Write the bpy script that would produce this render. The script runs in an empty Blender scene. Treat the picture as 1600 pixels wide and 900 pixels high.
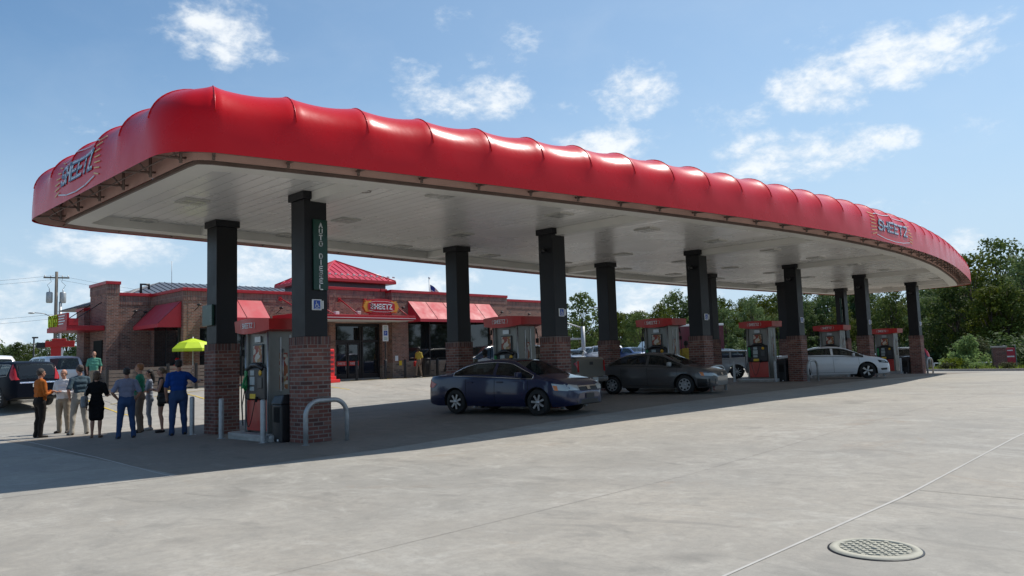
import bpy, bmesh, math, random
from mathutils import Vector, Matrix, Euler
from mathutils.bvhtree import BVHTree
random.seed(7)
PI = math.pi
SC = bpy.context.scene
COL = SC.collection

# ------------------------------------------------------------------ camera
def cam_axes():
    pi_, ro, ya = .0913, -.0322, .7704
    F = Vector((math.cos(ya)*math.cos(pi_), math.sin(ya)*math.cos(pi_), math.sin(pi_)))
    R = Vector((math.sin(ya), -math.cos(ya), 0)); U = R.cross(F)
    R2 = R*math.cos(ro)+U*math.sin(ro); U2 = -R*math.sin(ro)+U*math.cos(ro)
    return F, R2, U2
CF, CR, CU = cam_axes()
CAM = Vector((0, 0, 1.6))
cd = bpy.data.cameras.new('camera'); co = bpy.data.objects.new('camera', cd); COL.objects.link(co)
co.matrix_world = Matrix(((CR.x, CU.x, -CF.x, 0), (CR.y, CU.y, -CF.y, 0), (CR.z, CU.z, -CF.z, 1.6), (0, 0, 0, 1)))
cd.sensor_width = 36; cd.lens = 36*1210.87/1600; cd.clip_end = 6000; cd.clip_start = .1
SC.camera = co
def dirpx(px, py):
    return (CF+CR*((px-800)/1210.87)-CU*((py-450)/1210.87)).normalized()

# ------------------------------------------------------------------ sun and sky
SUN_EL, SUN_PHI = math.radians(54), math.radians(-10.5)      # azimuth measured from +X
sd = Vector((math.cos(SUN_PHI)*math.cos(SUN_EL), math.sin(SUN_PHI)*math.cos(SUN_EL), math.sin(SUN_EL)))
sl = bpy.data.lights.new('sun', 'SUN'); sl.energy = 4.6; sl.angle = math.radians(.55); sl.color = (1, .955, .88)
so = bpy.data.objects.new('sun', sl); COL.objects.link(so); so.rotation_euler = sd.to_track_quat('Z', 'Y').to_euler(); so.location = (0, 0, 60)
W = bpy.data.worlds.new('World'); SC.world = W; W.use_nodes = True
nt = W.node_tree; nt.nodes.clear()
def N(t, **k):
    n = nt.nodes.new(t)
    for a, b in k.items(): setattr(n, a, b)
    return n
def L(a, b): nt.links.new(a, b)
def M_(op, a, b=None, c=None, clamp=False):
    n = nt.nodes.new('ShaderNodeMath'); n.operation = op; n.use_clamp = clamp
    for i, v in enumerate((a, b, c)):
        if v is None: continue
        if isinstance(v, (int, float)): n.inputs[i].default_value = v
        else: L(v, n.inputs[i])
    return n.outputs[0]
out = N('ShaderNodeOutputWorld'); bg = N('ShaderNodeBackground'); L(bg.outputs[0], out.inputs[0])
sky = N('ShaderNodeTexSky', sky_type='NISHITA'); sky.sun_disc = False; sky.sun_elevation = SUN_EL
sky.sun_rotation = PI/2-SUN_PHI; sky.air_density = 1.0; sky.dust_density = .35; sky.ozone_density = 2.2; sky.altitude = 200
tc = N('ShaderNodeTexCoord')
def DOT(v):
    n = nt.nodes.new('ShaderNodeVectorMath'); n.operation = 'DOT_PRODUCT'; L(tc.outputs['Generated'], n.inputs[0]); n.inputs[1].default_value = v; return n.outputs['Value']
CLOUDS = [(340,45,85,60,1.0),(650,130,45,45,.75),(765,150,90,38,.75),(702,35,40,34,.7),(812,55,26,50,.55),(998,135,62,48,.85),(955,232,90,32,.85),
 (1138,185,75,30,.6),(1385,85,130,50,1.05),(1280,135,75,52,1.0),(1235,242,115,44,1.0),(1275,60,60,22,.5),(1388,215,44,20,.7),(1470,50,40,30,.6),(152,212,48,38,.65),(70,258,60,36,.35),
 (885,160,24,26,.4),(745,98,30,20,.5),(60,475,150,75,.8),(190,390,130,34,.85),(395,425,80,66,.95),(540,392,70,24,.5),(665,440,80,30,.9),(960,470,150,55,.75),(30,530,170,50,.9),(900,505,160,50,.7),(1505,385,40,24,.7),(1370,322,70,18,.5),(262,125,28,24,.35),(1560,30,50,40,.3),(1545,180,60,30,.3),
 (-300,200,160,90,.9),(-500,420,300,80,.9),(1900,250,150,70,.9),(2200,480,300,80,.8)]
best = None
for (px, py, rx, ry, s) in CLOUDS:
    c = dirpx(px, py); r = Vector((c.y, -c.x, 0)).normalized(); u = r.cross(c)
    k = 1+(((px-800)/1211)**2+((py-450)/1211)**2)
    k2 = math.sqrt(k)
    a = rx/1211/k*1.15; b = ry/1211/k2
    fr = c.dot(c)
    x = M_('MULTIPLY', DOT(r), 1/a); y = M_('MULTIPLY', M_('SUBTRACT', DOT(u), u.dot(c)), 1/b)
    front = M_('GREATER_THAN', DOT(c), .2)
    q = M_('SUBTRACT', 1, M_('MULTIPLY', M_('ADD', M_('MULTIPLY', x, x), M_('MULTIPLY', y, y)), .5))
    q = M_('MULTIPLY', M_('MULTIPLY', q, front), s)
    best = q if best is None else M_('MAXIMUM', best, q)
mp = N('ShaderNodeMapping'); mp.inputs['Scale'].default_value = (1, 1, 1.7); L(tc.outputs['Generated'], mp.inputs[0])
def noise(sc, det, ro_, dist=0):
    n = N('ShaderNodeTexNoise'); n.inputs['Scale'].default_value = sc; n.inputs['Detail'].default_value = det; n.inputs['Roughness'].default_value = ro_; n.inputs['Distortion'].default_value = dist
    L(mp.outputs[0], n.inputs[0]); return n.outputs[0]
n1 = noise(9, 9, .58, .35); n2 = noise(27, 8, .6, .25); n3 = noise(80, 6, .6)
nz = M_('ADD', M_('MULTIPLY', M_('SUBTRACT', n1, .5), 1.9), M_('ADD', M_('MULTIPLY', M_('SUBTRACT', n2, .5), 1.25), M_('MULTIPLY', M_('SUBTRACT', n3, .5), .6)))
den = M_('ADD', M_('MULTIPLY', M_('MAXIMUM', best, -.6), .95), nz)
mr = N('ShaderNodeMapRange', interpolation_type='SMOOTHSTEP'); L(den, mr.inputs[0]); mr.inputs[1].default_value = .30; mr.inputs[2].default_value = 1.25
elv = DOT(Vector((0, 0, 1)))
fade = N('ShaderNodeMapRange', interpolation_type='SMOOTHSTEP'); L(elv, fade.inputs[0]); fade.inputs[1].default_value = -.03; fade.inputs[2].default_value = .03
wis = M_('MULTIPLY', M_('SMOOTH_MIN', M_('MAXIMUM', M_('MULTIPLY', M_('SUBTRACT', n1, .42), .9), 0), .3, .1), .22)     # thin veil
cf = M_('MULTIPLY', M_('MAXIMUM', M_('MULTIPLY', mr.outputs[0], .93), wis), fade.outputs[0])
hz = N('ShaderNodeMapRange', interpolation_type='SMOOTHERSTEP'); L(elv, hz.inputs[0]); hz.inputs[1].default_value = .42; hz.inputs[2].default_value = -.02; hz.inputs[3].default_value = 0; hz.inputs[4].default_value = .92
hzm = N('ShaderNodeMix', data_type='RGBA'); L(hz.outputs[0], hzm.inputs[0]); skm = N('ShaderNodeMix', data_type='RGBA', blend_type='MULTIPLY'); skm.inputs[0].default_value = 1; L(sky.outputs[0], skm.inputs[6]); skm.inputs[7].default_value = (1.0, 1.30, 1.40, 1); L(skm.outputs[2], hzm.inputs[6]); hzm.inputs[7].default_value = (5.7, 7.3, 8.9, 1)
sx_ = M_('MULTIPLY', M_('MAXIMUM', M_('ADD', DOT(Vector((sd.x, sd.y, 0)).normalized()), .15), 0), .40)
hz2 = N('ShaderNodeMix', data_type='RGBA'); L(sx_, hz2.inputs[0]); L(hzm.outputs[2], hz2.inputs[6]); hz2.inputs[7].default_value = (6.3, 8.0, 9.6, 1)
mix = N('ShaderNodeMix', data_type='RGBA'); L(cf, mix.inputs[0]); L(hz2.outputs[2], mix.inputs[6])
shade = N('ShaderNodeMix', data_type='RGBA'); shade.inputs[6].default_value = (7.4, 8.5, 9.7, 1); shade.inputs[7].default_value = (10.4, 10.8, 11.1, 1)
sh = N('ShaderNodeMapRange'); L(M_('ADD', n2, M_('MULTIPLY', mr.outputs[0], .35)), sh.inputs[0]); sh.inputs[1].default_value = .35; sh.inputs[2].default_value = .85; L(sh.outputs[0], shade.inputs[0])
L(shade.outputs[2], mix.inputs[7]); L(mix.outputs[2], bg.inputs[0]); bg.inputs[1].default_value = .095
SC.view_settings.view_transform = 'Standard'; SC.view_settings.look = 'None'; SC.view_settings.exposure = 0; SC.view_settings.gamma = 1; SC.view_settings.use_curve_mapping = False
SC.render.engine = 'CYCLES'

# ------------------------------------------------------------------ materials
MATS = {}
def mat(name, col=(.5, .5, .5), rough=.6, metal=0, spec=.5, coat=0, emit=None):
    if name in MATS: return MATS[name]
    m = bpy.data.materials.new(name); m.use_nodes = True; b = m.node_tree.nodes['Principled BSDF']
    b.inputs['Base Color'].default_value = (*col, 1); b.inputs['Roughness'].default_value = rough; b.inputs['Metallic'].default_value = metal
    b.inputs['Specular IOR Level'].default_value = spec; b.inputs['Coat Weight'].default_value = coat; b.inputs['Coat Roughness'].default_value = .06
    MATS[name] = m; return m
class NT:
    def __init__(s, m): s.t = m.node_tree; s.b = s.t.nodes['Principled BSDF']
    def n(s, ty, **k):
        n = s.t.nodes.new(ty)
        for a, b in k.items(): setattr(n, a, b)
        return n
    def l(s, a, b): s.t.links.new(a, b)
    def noise(s, vec, sc, det=4, ro=.55, dist=0):
        n = s.n('ShaderNodeTexNoise'); n.inputs['Scale'].default_value = sc; n.inputs['Detail'].default_value = det; n.inputs['Roughness'].default_value = ro; n.inputs['Distortion'].default_value = dist
        if vec is not None: s.l(vec, n.inputs[0])
        return n.outputs[0]
    def rng(s, v, a, b, c, d, smooth=False):
        n = s.n('ShaderNodeMapRange'); n.interpolation_type = 'SMOOTHSTEP' if smooth else 'LINEAR'; s.l(v, n.inputs[0])
        for i, x in enumerate((a, b, c, d)): n.inputs[i+1].default_value = x
        return n.outputs[0]
    def math(s, op, a, b=None):
        n = s.n('ShaderNodeMath', operation=op)
        for i, v in enumerate((a, b)):
            if v is None: continue
            if isinstance(v, (int, float)): n.inputs[i].default_value = v
            else: s.l(v, n.inputs[i])
        return n.outputs[0]
    def mix(s, f, a, b, bt='MIX'):
        n = s.n('ShaderNodeMix', data_type='RGBA', blend_type=bt)
        if isinstance(f, (int, float)): n.inputs[0].default_value = f
        else: s.l(f, n.inputs[0])
        for i, v in ((6, a), (7, b)):
            if isinstance(v, tuple): n.inputs[i].default_value = (*v, 1)
            else: s.l(v, n.inputs[i])
        return n.outputs[2]
    def bump(s, h, st, d=.02):
        n = s.n('ShaderNodeBump'); n.inputs['Strength'].default_value = st; n.inputs['Distance'].default_value = d; s.l(h, n.inputs['Height']); s.l(n.outputs[0], s.b.inputs['Normal'])
    def map(s, vec, sc):
        n = s.n('ShaderNodeMapping'); n.inputs['Scale'].default_value = sc; s.l(vec, n.inputs[0]); return n.outputs[0]
def worn(name, col, rough=.5, amt=.25, scale=3, metal=0, spec=.5, coat=0, bump=0):
    """colour with uneven dirt and gloss"""
    if name in MATS: return MATS[name]
    m = mat(name, col, rough, metal, spec, coat); t = NT(m); c = t.n('ShaderNodeTexCoord').outputs['Object']
    a = t.noise(c, scale, 6, .6); f = t.rng(a, .3, .7, 0, 1)
    t.l(t.mix(f, tuple(x*(1-amt) for x in col), tuple(min(1, x*(1+amt*.5)) for x in col)), t.b.inputs['Base Color'])
    t.l(t.rng(a, .3, .7, rough*.85, min(1, rough*1.2)), t.b.inputs['Roughness'])
    if bump: t.bump(t.noise(c, scale*12, 4), bump)
    return m
def brick_mat(name, c1, c2, mortar, bw=.24, bh=.085, msz=.012, soldier=False):
    m = mat(name, c1, .85); t = NT(m); uv = t.n('ShaderNodeTexCoord').outputs['UV']
    b = t.n('ShaderNodeTexBrick'); t.l(uv, b.inputs[0]); b.inputs['Scale'].default_value = 1
    b.inputs['Brick Width'].default_value = bw; b.inputs['Row Height'].default_value = bh; b.inputs['Mortar Size'].default_value = msz; b.inputs['Mortar Smooth'].default_value = .1; b.inputs['Bias'].default_value = 0
    if soldier: b.offset = 0
    b.inputs['Color1'].default_value = (*c1, 1); b.inputs['Color2'].default_value = (*c2, 1); b.inputs['Mortar'].default_value = (*mortar, 1)
    n = t.noise(uv, 3.1, 5, .6); col = t.mix(t.rng(n, .3, .7, 0, .45), b.outputs[0], (.03, .02, .02), 'MIX')
    # odd dark (clinker) and pale bricks: a second brick grid used as a per-brick random value
    b2 = t.n('ShaderNodeTexBrick'); t.l(uv, b2.inputs[0]); b2.inputs['Scale'].default_value = 1; b2.inputs['Brick Width'].default_value = bw; b2.inputs['Row Height'].default_value = bh; b2.inputs['Mortar Size'].default_value = 0
    b2.inputs['Color1'].default_value = (0, 0, 0, 1); b2.inputs['Color2'].default_value = (1, 1, 1, 1)
    if soldier: b2.offset = 0
    f = t.math('MULTIPLY', t.rng(b2.outputs[0], .82, .9, 0, .6), t.math('SUBTRACT', 1, b.outputs['Fac']))
    col = t.mix(f, col, (.028, .018, .02))
    f2 = t.math('MULTIPLY', t.rng(b2.outputs[0], .12, .06, 0, .5), t.math('SUBTRACT', 1, b.outputs['Fac']))
    col = t.mix(f2, col, (.30, .17, .13))
    t.l(col, t.b.inputs['Base Color']); inv = t.math('SUBTRACT', 1, b.outputs['Fac']); t.bump(t.math('ADD', inv, t.math('MULTIPLY', t.noise(uv, 60, 3), .3)), .5, .008)
    return m
BRICK = brick_mat('column_brick', (.19, .062, .046), (.25, .092, .068), (.27, .225, .195))
WBRICK = brick_mat('wall_brick', (.26, .105, .068), (.34, .150, .102), (.36, .29, .24), .22, .072, .011)
SBRICK = brick_mat('soldier_brick', (.23, .09, .066), (.30, .13, .095), (.33, .27, .23), .075, .3, .011, True)
TBRICK = brick_mat('tan_block', (.30, .22, .16), (.36, .27, .20), (.34, .29, .25), .3, .1, .011)

def concrete(name, base, warm, seed=0):
    m = mat(name, base, .9, spec=.3); t = NT(m); c = t.n('ShaderNodeTexCoord').outputs['Object']
    mp_ = t.n('ShaderNodeMapping'); mp_.inputs['Location'].default_value = (seed, seed, 0); t.l(c, mp_.inputs[0]); c = mp_.outputs[0]
    big = t.noise(c, .16, 5, .6, .4); mid = t.noise(c, .9, 6, .62, .6); sm = t.noise(c, 7, 7, .75); gr = t.noise(c, 70, 6, .85); st = t.noise(t.map(c, (1.0, .45, 1)), 1.5, 6, .65, 1.2)
    dk = tuple(x*.62 for x in base)
    col = t.mix(t.rng(mid, .30, .68, 0, 1), dk, base)
    col = t.mix(t.rng(big, .35, .65, 0, .8), col, warm); col = t.mix(t.rng(t.noise(c, .33, 6, .7, .8), .52, .68, 0, .36), col, tuple(x*.66 for x in base)); col = t.mix(t.rng(t.noise(t.map(c, (1.3, 1, 1)), .5, 7, .7, 1.3), .56, .70, 0, .5), col, tuple(min(1, x*1.3) for x in base))
    col = t.mix(t.rng(st, .56, .72, 0, .7), col, tuple(x*.52 for x in base))
    col = t.mix(t.rng(st, .42, .27, 0, .55), col, tuple(min(1, x*1.35) for x in base))
    col = t.mix(t.math('MULTIPLY', t.rng(t.noise(c, .55, 5, .7, 1), .60, .74, 0, 1), .35), col, (.30, .19, .11))
    rr = t.noise(c, 2.3, 3, .5, 2.2); col = t.mix(t.rng(t.math('ABSOLUTE', t.math('SUBTRACT', rr, .5)), .0, .018, .22, 0), col, tuple(x*.5 for x in base))
    col = t.mix(t.rng(sm, .38, .66, 0, .5), col, tuple(x*.62 for x in base))
    sp = t.rng(gr, .58, .72, 0, .6); col = t.mix(sp, col, tuple(min(1, x*1.5) for x in base)); sp2 = t.rng(gr, .42, .28, 0, .65); col = t.mix(sp2, col, tuple(x*.45 for x in base))
    oil = t.rng(t.noise(c, .42, 3, .5), .66, .74, 0, .55); col = t.mix(oil, col, tuple(x*.4 for x in base))
    t.l(col, t.b.inputs['Base Color']); t.l(t.rng(mid, .3, .7, .72, .95), t.b.inputs['Roughness']); t.bump(t.math('ADD', gr, sm), .25, .01); return m
CONC = concrete('forecourt_concrete', (.395, .372, .328), (.43, .382, .315))
CONC2 = concrete('kerb_concrete', (.45, .44, .41), (.48, .44, .38), 9)
RED = mat('red_vinyl', (.60, .006, .012), .25, spec=.3, coat=0)
def _red():
    t = NT(RED); c = t.n('ShaderNodeTexCoord').outputs['Object']; a = t.noise(c, 1.3, 5, .6); b = t.noise(c, 38, 3)
    t.l(t.mix(t.rng(a, .35, .7, 0, .5), (.66, .003, .006), (.56, .003, .008)), t.b.inputs['Base Color']); t.l(t.rng(a, .3, .7, .24, .34), t.b.inputs['Roughness'])
    w = t.noise(c, 2.2, 3, .5); t.bump(t.math('ADD', w, t.math('MULTIPLY', b, .01)), .12, .05)
_red()
REDPAINT = worn('red_painted_metal', (.42, .012, .02), .38, .18, 2)
REDAWN = worn('red_awning_fabric', (.50, .03, .045), .6, .12, 1.5)
DARKMET = worn('charcoal_metal', (.012, .0125, .0155), .42, .2, 2, spec=.28)
BLACK = worn('black_plastic', (.016, .016, .018), .42, .3, 5)
RUBBER = worn('rubber', (.018, .018, .018), .75, .35, 9, bump=.15)
STEEL = worn('brushed_steel', (.42, .43, .44), .38, .2, 6, metal=.75)
GALV = worn('galvanised', (.44, .45, .45), .5, .25, 7, metal=.5)
GREY = worn('grey_panel', (.235, .235, .215), .38, .12, 2.5, metal=.25)
WHITE = worn('white_paint', (.75, .75, .73), .45, .08, 3)
GLASS = mat('dark_glass', (.012, .014, .015), .03, spec=.9)
CHROME = mat('chrome', (.75, .75, .76), .12, 1)
UNDER = worn('canopy_underside_lining', (.60, .40, .35), .6, .2, 1)
UMET = worn('brown_frame_steel', (.16, .115, .10), .5, .25, 3)
GREEN = worn('dark_green_sign', (.004, .042, .026), .3, .15, 3)
YEL = mat('yellow_label', (.75, .5, .03), .5)
LIME = worn('lime_canvas', (.55, .72, .02), .6, .12, 3)
LETTER = mat('white_letter', (.72, .73, .74), .4)
YPAINT = worn('yellow_paint', (.62, .43, .06), .8, .35, 4)
def ceil_mat():
    m = mat('soffit_panel', (.62, .60, .56), .3, spec=.5); t = NT(m); c = t.n('ShaderNodeTexCoord').outputs['Object']
    s = t.n('ShaderNodeSeparateXYZ'); t.l(c, s.inputs[0]); f = t.math('FRACT', t.math('MULTIPLY', s.outputs[0], 1/.3)); g_ = t.rng(t.math('ABSOLUTE', t.math('SUBTRACT', f, .5)), .455, .49, 0, 1)
    n = t.noise(c, .7, 5, .6); col = t.mix(t.rng(n, .35, .7, 0, 1), (.90, .89, .86), (.84, .82, .79))
    pn = t.noise(t.map(t.math('FLOOR', t.math('MULTIPLY', s.outputs[0], 1/.3)), (7.3, 1, 1)), 3, 1); col = t.mix(t.rng(pn, .3, .7, 0, .3), col, (.60, .575, .54))
    t.l(t.mix(t.math('MULTIPLY', g_, .6), col, (.22, .21, .20)), t.b.inputs['Base Color']); t.l(t.rng(n, .3, .7, .22, .34), t.b.inputs['Roughness']); t.bump(t.math('MULTIPLY', g_, -1), .6, .02); return m
CEIL = ceil_mat(); TRIM = worn('soffit_trim', (.76, .745, .70), .4, .08, 1)

# ------------------------------------------------------------------ mesh builder
class MB:
    def __init__(s): s.v = []; s.f = []; s.m = []; s.sm = []
    def add(s, vs, fs, mi=0, smooth=False):
        o = len(s.v); s.v += [tuple(v) for v in vs]; s.f += [tuple(o+i for i in f) for f in fs]; s.m += [mi]*len(fs); s.sm += [smooth]*len(fs); return s
    def box(s, x0, x1, y0, y1, z0, z1, mi=0, M=None):
        vs = [(x0, y0, z0), (x1, y0, z0), (x1, y1, z0), (x0, y1, z0), (x0, y0, z1), (x1, y0, z1), (x1, y1, z1), (x0, y1, z1)]
        if M: vs = [M @ Vector(v) for v in vs]
        return s.add(vs, [(3, 2, 1, 0), (4, 5, 6, 7), (0, 1, 5, 4), (1, 2, 6, 5), (2, 3, 7, 6), (3, 0, 4, 7)], mi)
    def rbox(s, x0, x1, y0, y1, z0, z1, r=.02, mi=0, M=None):
        """box with chamfered edges"""
        b = bmesh.new(); bmesh.ops.create_cube(b, size=1)
        for v in b.verts: v.co = Vector(((x0+x1)/2+v.co.x*(x1-x0), (y0+y1)/2+v.co.y*(y1-y0), (z0+z1)/2+v.co.z*(z1-z0)))
        bmesh.ops.bevel(b, geom=b.edges[:]+b.verts[:], offset=r, segments=2, affect='EDGES', profile=.5)
        b.verts.ensure_lookup_table(); vs = [v.co.copy() for v in b.verts]
        if M: vs = [M @ v for v in vs]
        s.add(vs, [[v.index for v in f.verts] for f in b.faces], mi); b.free(); return s
    def prism(s, poly, z0, z1, mi=0, M=None):
        n = len(poly); vs = [(x, y, z0) for x, y in poly]+[(x, y, z1) for x, y in poly]
        if M: vs = [M @ Vector(v) for v in vs]
        return s.add(vs, [tuple(range(n))[::-1], tuple(range(n, 2*n))]+[(i, (i+1) % n, n+(i+1) % n, n+i) for i in range(n)], mi)
    def tube(s, pts, r, n=10, mi=0, cap=True, smooth=True):
        pts = [Vector(p) for p in pts]; rs = r if isinstance(r, (list, tuple)) else [r]*len(pts); o = len(s.v); up = Vector((0, 0, 1)); prev = None
        for i, p in enumerate(pts):
            t = (pts[min(i+1, len(pts)-1)]-pts[max(i-1, 0)])
            if t.length < 1e-9: t = Vector((0, 0, 1))
            t.normalize()
            if prev is None: a = t.cross(up if abs(t.z) < .95 else Vector((0, 1, 0))).normalized()
            else: a = (prev-t*prev.dot(t)).normalized()
            prev = a; b = t.cross(a)
            for k in range(n): q = 2*PI*k/n; s.v.append(tuple(p+(a*math.cos(q)+b*math.sin(q))*rs[i]))
        for i in range(len(pts)-1):
            for k in range(n): s.f.append((o+i*n+k, o+i*n+(k+1) % n, o+(i+1)*n+(k+1) % n, o+(i+1)*n+k)); s.m.append(mi); s.sm.append(smooth)
        if cap:
            s.f.append(tuple(range(o, o+n))[::-1]); s.f.append(tuple(range(o+(len(pts)-1)*n, o+len(pts)*n))); s.m += [mi, mi]; s.sm += [False, False]
        return s
    def lathe(s, prof, c=(0, 0, 0), axis='z', n=24, mi=0, smooth=True, M=None):
        o = len(s.v); C_ = Vector(c)
        for r, h in prof:
            for k in range(n):
                q = 2*PI*k/n; x, y = r*math.cos(q), r*math.sin(q)
                v = Vector((x, y, h)) if axis == 'z' else Vector((x, h, y)) if axis == 'y' else Vector((h, x, y))
                v += C_; s.v.append(tuple(M @ v if M else v))
        for i in range(len(prof)-1):
            for k in range(n): s.f.append((o+i*n+k, o+i*n+(k+1) % n, o+(i+1)*n+(k+1) % n, o+(i+1)*n+k)); s.m.append(mi); s.sm.append(smooth)
        return s
    def ball(s, c, r, n=12, mi=0, sq=(1, 1, 1)):
        prof = [(max(1e-4, math.sin(PI*i/n)), -math.cos(PI*i/n)) for i in range(n+1)]
        M = Matrix.Translation(c) @ Matrix.Diagonal((r*sq[0], r*sq[1], r*sq[2], 1)); return s.lathe(prof, n=n+2, mi=mi, M=M)
    def xf(s, M): s.v = [tuple(M @ Vector(v)) for v in s.v]; return s
    def build(s, name, mats, parent=None, loc=None, rz=None, world=None):
        me = bpy.data.meshes.new(name); me.from_pydata(s.v, [], s.f)
        if not isinstance(mats, (list, tuple)): mats = [mats]
        for m in mats: me.materials.append(m)
        me.polygons.foreach_set('material_index', s.m); me.polygons.foreach_set('use_smooth', s.sm)
        uv = me.uv_layers.new(name='UVMap'); vs = me.vertices
        for p in me.polygons:
            n = p.normal; ax, ay, az = abs(n.x), abs(n.y), abs(n.z)
            for li in p.loop_indices:
                c = vs[me.loops[li].vertex_index].co
                uv.data[li].uv = (c.x, c.y) if az > max(ax, ay) else (c.y, c.z) if ax > ay else (c.x, c.z)
        me.update(); o = bpy.data.objects.new(name, me); COL.objects.link(o)
        if parent: o.parent = parent
        if loc is not None: o.location = loc
        if rz is not None: o.rotation_euler = (0, 0, rz)
        return o
def empty(name, loc=(0, 0, 0), rz=0):
    o = bpy.data.objects.new(name, None); COL.objects.link(o); o.location = loc; o.rotation_euler = (0, 0, rz); o.empty_display_size = .2; return o
def tag(o, label=None, cat=None, group=None, kind=None):
    if label: o['label'] = label
    if cat: o['category'] = cat
    if group: o['group'] = group
    if kind: o['kind'] = kind
    return o
def thing(name, label, cat, loc=(0, 0, 0), rz=0, group=None): return tag(empty(name, loc, rz), label, cat, group)
def dup(o, parent=None):
    c = o.copy(); COL.objects.link(c)
    if parent: c.parent = parent
    for ch in list(o.children): dup(ch, c)
    return c
def bevel(o, w=.01, seg=2):
    m = o.modifiers.new('bevel', 'BEVEL'); m.width = w; m.segments = seg; m.limit_method = 'ANGLE'; m.angle_limit = .6; return o

# stroke letters, unit box
GL = {'S': [[(1, .85), (.8, 1), (.2, 1), (0, .85), (0, .62), (.2, .5), (.8, .5), (1, .38), (1, .15), (.8, 0), (.2, 0), (0, .15)]],
 'H': [[(0, 0), (0, 1)], [(1, 0), (1, 1)], [(0, .5), (1, .5)]], 'E': [[(1, 1), (0, 1), (0, 0), (1, 0)], [(0, .5), (.8, .5)]],
 'T': [[(0, 1), (1, 1)], [(.5, 1), (.5, 0)]], 'Z': [[(0, 1), (1, 1), (0, 0), (1, 0)]], 'A': [[(0, 0), (.5, 1), (1, 0)], [(.2, .35), (.8, .35)]],
 'U': [[(0, 1), (0, .15), (.2, 0), (.8, 0), (1, .15), (1, 1)]], 'O': [[(.2, 0), (0, .2), (0, .8), (.2, 1), (.8, 1), (1, .8), (1, .2), (.8, 0), (.2, 0)]],
 'D': [[(0, 0), (0, 1), (.7, 1), (1, .75), (1, .25), (.7, 0), (0, 0)]], 'I': [[(.5, 0), (.5, 1)]], 'L': [[(0, 1), (0, 0), (1, 0)]], 'P': [[(0, 0), (0, 1), (.8, 1), (1, .85), (1, .6), (.8, .45), (0, .45)]],
 'M': [[(0, 0), (0, 1), (.5, .4), (1, 1), (1, 0)]], 'N': [[(0, 0), (0, 1), (1, 0), (1, 1)]], 'R': [[(0, 0), (0, 1), (.8, 1), (1, .85), (1, .6), (.8, .5), (0, .5)], [(.5, .5), (1, 0)]],
 'V': [[(0, 1), (.5, 0), (1, 1)]], 'K': [[(0, 0), (0, 1)], [(1, 1), (0, .45), (1, 0)]], 'G': [[(1, .85), (.8, 1), (.2, 1), (0, .8), (0, .2), (.2, 0), (.8, 0), (1, .2), (1, .5), (.6, .5)]], 'X': [[(0, 0), (1, 1)], [(0, 1), (1, 0)]], 'C': [[(1, .85), (.8, 1), (.2, 1), (0, .8), (0, .2), (.2, 0), (.8, 0), (1, .15)]]}
def strokes(mb, lines, w, fn, mi=0, depth=.006):
    """2D polylines -> raised ribbons placed by fn(u, v, off)->Vector"""
    for ln in lines:
        for (a, b) in zip(ln, ln[1:]):
            d = Vector((b[0]-a[0], b[1]-a[1])); l = d.length
            if l < 1e-6: continue
            d /= l; n = Vector((-d.y, d.x))*w/2; e = d*w*.45; k = max(1, int(l/.15)+1)
            A = Vector(a)-e; B = Vector(b)+e
            for i in range(k):
                p = A.lerp(B, i/k); q = A.lerp(B, (i+1)/k)
                c = [p-n, q-n, q+n, p+n]; vs = [fn(x.x, x.y, 0) for x in c]+[fn(x.x, x.y, depth) for x in c]
                mb.add(vs, [(4, 5, 6, 7), (0, 1, 5, 4), (1, 2, 6, 5), (2, 3, 7, 6), (3, 0, 4, 7)], mi)
def word(txt, x0, y0, cw, ch, gap, slant=0, vertical=False):
    L_ = []
    for i, c in enumerate(txt):
        if c == ' ': continue
        for ln in GL[c]:
            if vertical: L_.append([(x0+u*cw, y0-i*(ch+gap)+v*ch) for u, v in ln])
            else: L_.append([(x0+i*(cw+gap)+u*cw+slant*v*ch, y0+v*ch) for u, v in ln])
    return L_

# ------------------------------------------------------------------ ground heights
GX = [(-1e4, 0), (9, 0), (14, .14), (20, .24), (34, .25), (48, .02), (60, -.25), (75, -.5), (100, -.7), (300, -.8), (1e4, -.8)]
def sst(t): t = min(1, max(0, t)); return t*t*(3-2*t)
def gx(x):
    for (a, za), (b, zb) in zip(GX, GX[1:]):
        if x <= b: return za+(zb-za)*((x-a)/(b-a) if a > -1e3 else 1)
    return -.8
def gB(x):
    if x < 12: return .45+.3*sst((x-4)/8)
    return .75+(gx(x)-.75)*sst((x-45)/30)
def g(x, y):
    s0 = 24+5*min(1, max(0, (14-x)/5)); w = sst((y-s0)/(9-min(1, max(0, (14-x)/5)))); return gx(x)*(1-w)+gB(x)*w
def G(x, y, dz=0): return Vector((x, y, g(x, y)+dz))
def at_px(px, Y=None, X=None, depth=None):
    """ground plan position along a viewing direction, used once to lay the site out"""
    d = CF+CR*((px-800)/1210.87); d = Vector((d.x, d.y))
    if depth: return d*depth
    return d*(Y/d.y) if Y else d*(X/d.x)
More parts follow.
